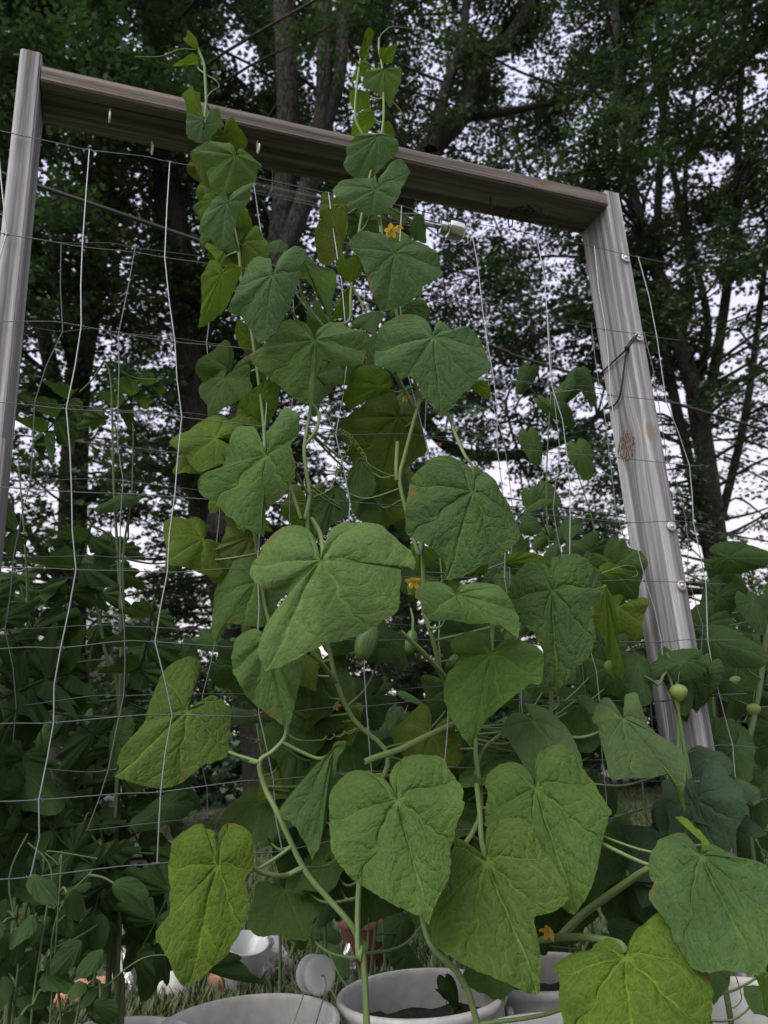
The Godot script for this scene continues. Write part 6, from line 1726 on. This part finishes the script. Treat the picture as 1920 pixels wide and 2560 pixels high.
func vessels() -> void:
	var seedling := bucket(POS.bucket_mid, 0.152, "white bucket full of dark soil with small seedlings", 0.06)
	bucket(POS.bucket_left, 0.152, "empty white bucket with the string reel on its rim", 0.0)
	bucket(POS.bucket_front, 0.15, "white bucket nearest the big yellow-green leaf", 0.06)
	bucket(POS.bucket_back, 0.14, "white bucket standing behind the soil-filled one under leaves", 0.05)
	bucket(POS.bucket_right, 0.15, "white bucket with dark soil below the dark puckered leaf", 0.13)
	bucket(POS.bucket_corner, 0.15, "white bucket beside the pea plant", 0.05)
	# seedlings in the soil
	var sd := thing("seedling", "small leafy seedling sprouting in the soil-filled bucket", "seedling", Vector3(POS.bucket_mid.x, 0, POS.bucket_mid.z))
	part(sd, "stem", tube(smooth_path(PackedVector3Array([Vector3(0.05, 0.25, -0.02), Vector3(0.055, 0.30, -0.02), Vector3(0.05, 0.335, -0.02)]), 4), 0.002, 0.0014, 5), M.stem)
	var sm := filler_mesh(1, Color(0.05, 0.095, 0.03), 4.4)
	for q in [[0.05, 0.335, -0.02, 0.3, 0.28], [0.05, 0.32, -0.01, 1.9, 0.3], [0.055, 0.29, 0.0, -1.2, 0.26], [0.06, 0.275, 0.02, 2.8, 0.24], [0.09, 0.275, 0.0, 0.9, 0.3]]:
		part(sd, "leaf", sm, M.leaf, Transform3D(Basis(Vector3.UP, q[3]) * Basis(Vector3.RIGHT, -0.9) * Basis.from_scale(Vector3.ONE * q[4]), Vector3(q[0], q[1], q[2])))
	# reel of string on its wire frame
	var sp: Vector3 = POS.spool
	var so := thing("string_reel", "white reel of string on a bent steel wire over the empty bucket", "reel", sp)
	var q := Basis(Vector3.UP, -0.95) * Basis(Vector3.BACK, -PI / 2 + 0.1)
	part(so, "flange", lathe([[0.0, 0.002], [0.012, 0.0], [0.024, 0.0], [0.029, 0.002], [0.0315, 0.006], [0.029, 0.011], [0.022, 0.013], [0.010, 0.011], [0.0, 0.0105]], 32), M.spool, Transform3D(q, q * Vector3(0, 0.009, 0)))
	part(so, "flange", lathe([[0.0, -0.0105], [0.010, -0.011], [0.022, -0.013], [0.029, -0.011], [0.0315, -0.006], [0.029, -0.002], [0.024, 0.0], [0.012, 0.0], [0.0, -0.002]], 32), M.spool, Transform3D(q, q * Vector3(0, -0.009, 0)))
	var prof := []
	for i in 19: prof.append([0.0262 + 0.0010 * (i % 2), -0.0098 + i * 0.00108])
	part(so, "string", lathe(prof, 32), M.thread, Transform3D(q, Vector3.ZERO))
	for e in [-1, 1]:
		var w := PackedVector3Array([q * Vector3(0, e * 0.03, 0), q * Vector3(0, e * 0.034, 0) + Vector3(0, -0.02, 0.006), Vector3(-0.02 + e * 0.02, -0.07, 0.02), Vector3(-0.045 + e * 0.022, -0.13, 0.04), Vector3(-0.07 + e * 0.02, -0.19, 0.06), Vector3(-0.085 + e * 0.02, -0.36, 0.06)])
		part(so, "wire_leg", tube(smooth_path(w, 5), 0.0014, 0.0014, 6), M.wire)
	part(so, "axle", tube(PackedVector3Array([q * Vector3(0, -0.031, 0), q * Vector3(0, 0.031, 0)]), 0.0014, 0.0014, 6), M.wire)
	# things on the ground behind the buckets
	var jug := thing("plastic_jar", "white plastic jar with a rounded lid behind the empty bucket", "jar", POS.jug)
	part(jug, "wall", lathe([[0.0, 0.0], [0.056, 0.0], [0.06, 0.005], [0.06, 0.145], [0.054, 0.152], [0.0, 0.152]], 32), M.bucket)
	part(jug, "lid", lathe([[0.0, 0.15], [0.062, 0.15], [0.064, 0.154], [0.063, 0.176], [0.056, 0.183], [0.0, 0.186]], 32), M.bucket)
	part(jug, "ring", tube(smooth_path(PackedVector3Array([Vector3(-0.05, 0.18, 0.02), Vector3(-0.062, 0.2, 0.02), Vector3(-0.05, 0.215, 0.02), Vector3(-0.04, 0.2, 0.02), Vector3(-0.05, 0.185, 0.02)]), 5), 0.002, 0.002, 6), M.white_wire)
	var cup := thing("plastic_cup", "tilted milky plastic cup among the bricks", "cup", POS.cup)
	part(cup, "wall", lathe([[0.0, 0.0], [0.05, 0.0], [0.052, 0.004], [0.07, 0.165], [0.072, 0.17], [0.069, 0.17], [0.05, 0.008], [0.0, 0.006]], 32), M.milky, Transform3D(Basis(Vector3.BACK, -0.16) * Basis(Vector3.RIGHT, 0.3), Vector3(0, 0.01, 0)))
	var bl := ["pinkish brick below the pea plant, first of the row", "pinkish brick below the pea plant, second of the row", "pinkish brick beside the tilted milky cup", "pinkish brick near the string reel"]
	var i := 0
	for k in ["brick_a", "brick_b", "brick_c", "brick_d"]:
		var o := part(self, "brick", boxmesh(Vector3(0.075, 0.06, 0.2), 0.004, 0.0015, i * 50.0), M.brick, Transform3D(Basis(Vector3.UP, 0.06 * (i - 1)), POS[k] + Vector3(0, 0.03, -0.08)))
		meta(o, bl[i], "brick", "bricks behind the buckets")
		i += 1
	var fl := ["large crumpled silver film beside the milky cup", "small crumpled silver film behind the string reel", "crumpled clear film at the foot of the tomato plant"]
	i = 0
	for k in ["foil", "foil_b", "foil_c"]:
		var o := part(self, "crumpled_film", crumple(i * 70.0, [Vector3(0.09, 0.2, 0.06), Vector3(0.06, 0.16, 0.05), Vector3(0.11, 0.12, 0.07)][i]), M.foil, Transform3D(Basis(Vector3.UP, i * 1.1), POS[k]))
		meta(o, fl[i], "plastic film", "crumpled film behind the buckets")
		i += 1
	var rp := thing("clay_pot", "dark red clay pot behind the soil-filled bucket", "pot", POS.redpot)
	part(rp, "wall", lathe([[0.0, 0.0], [0.085, 0.0], [0.115, 0.16], [0.122, 0.165], [0.126, 0.17], [0.128, 0.21], [0.122, 0.215], [0.116, 0.21], [0.112, 0.17], [0.08, 0.02], [0.0, 0.02]], 36), M.redclay)
	part(rp, "soil", lathe([[0.0, 0.185], [0.06, 0.188], [0.115, 0.18]], 24), M.soil)
	var o := part(self, "concrete_block", boxmesh(Vector3(0.2, 0.1, 0.14), 0.008, 0.002), M.concrete, Transform3D(Basis(Vector3.UP, 0.2), POS.block + Vector3(0, 0.05, 0)))
	meta(o, "grey concrete block on the lawn behind the tomato stem", "block")
	var tt := thing("storage_tote", "black storage tote standing in the shade behind the tomatoes", "tote", POS.tote)
	part(tt, "tub", boxmesh(Vector3(0.5, 0.3, 0.36), 0.03), M.black, Transform3D(Basis(Vector3.UP, 0.15), Vector3(0, 0.15, 0)))
	part(tt, "rim", boxmesh(Vector3(0.55, 0.035, 0.41), 0.015), mat(lin(0.05, 0.055, 0.06), 0.3), Transform3D(Basis(Vector3.UP, 0.15), Vector3(0, 0.315, 0)))
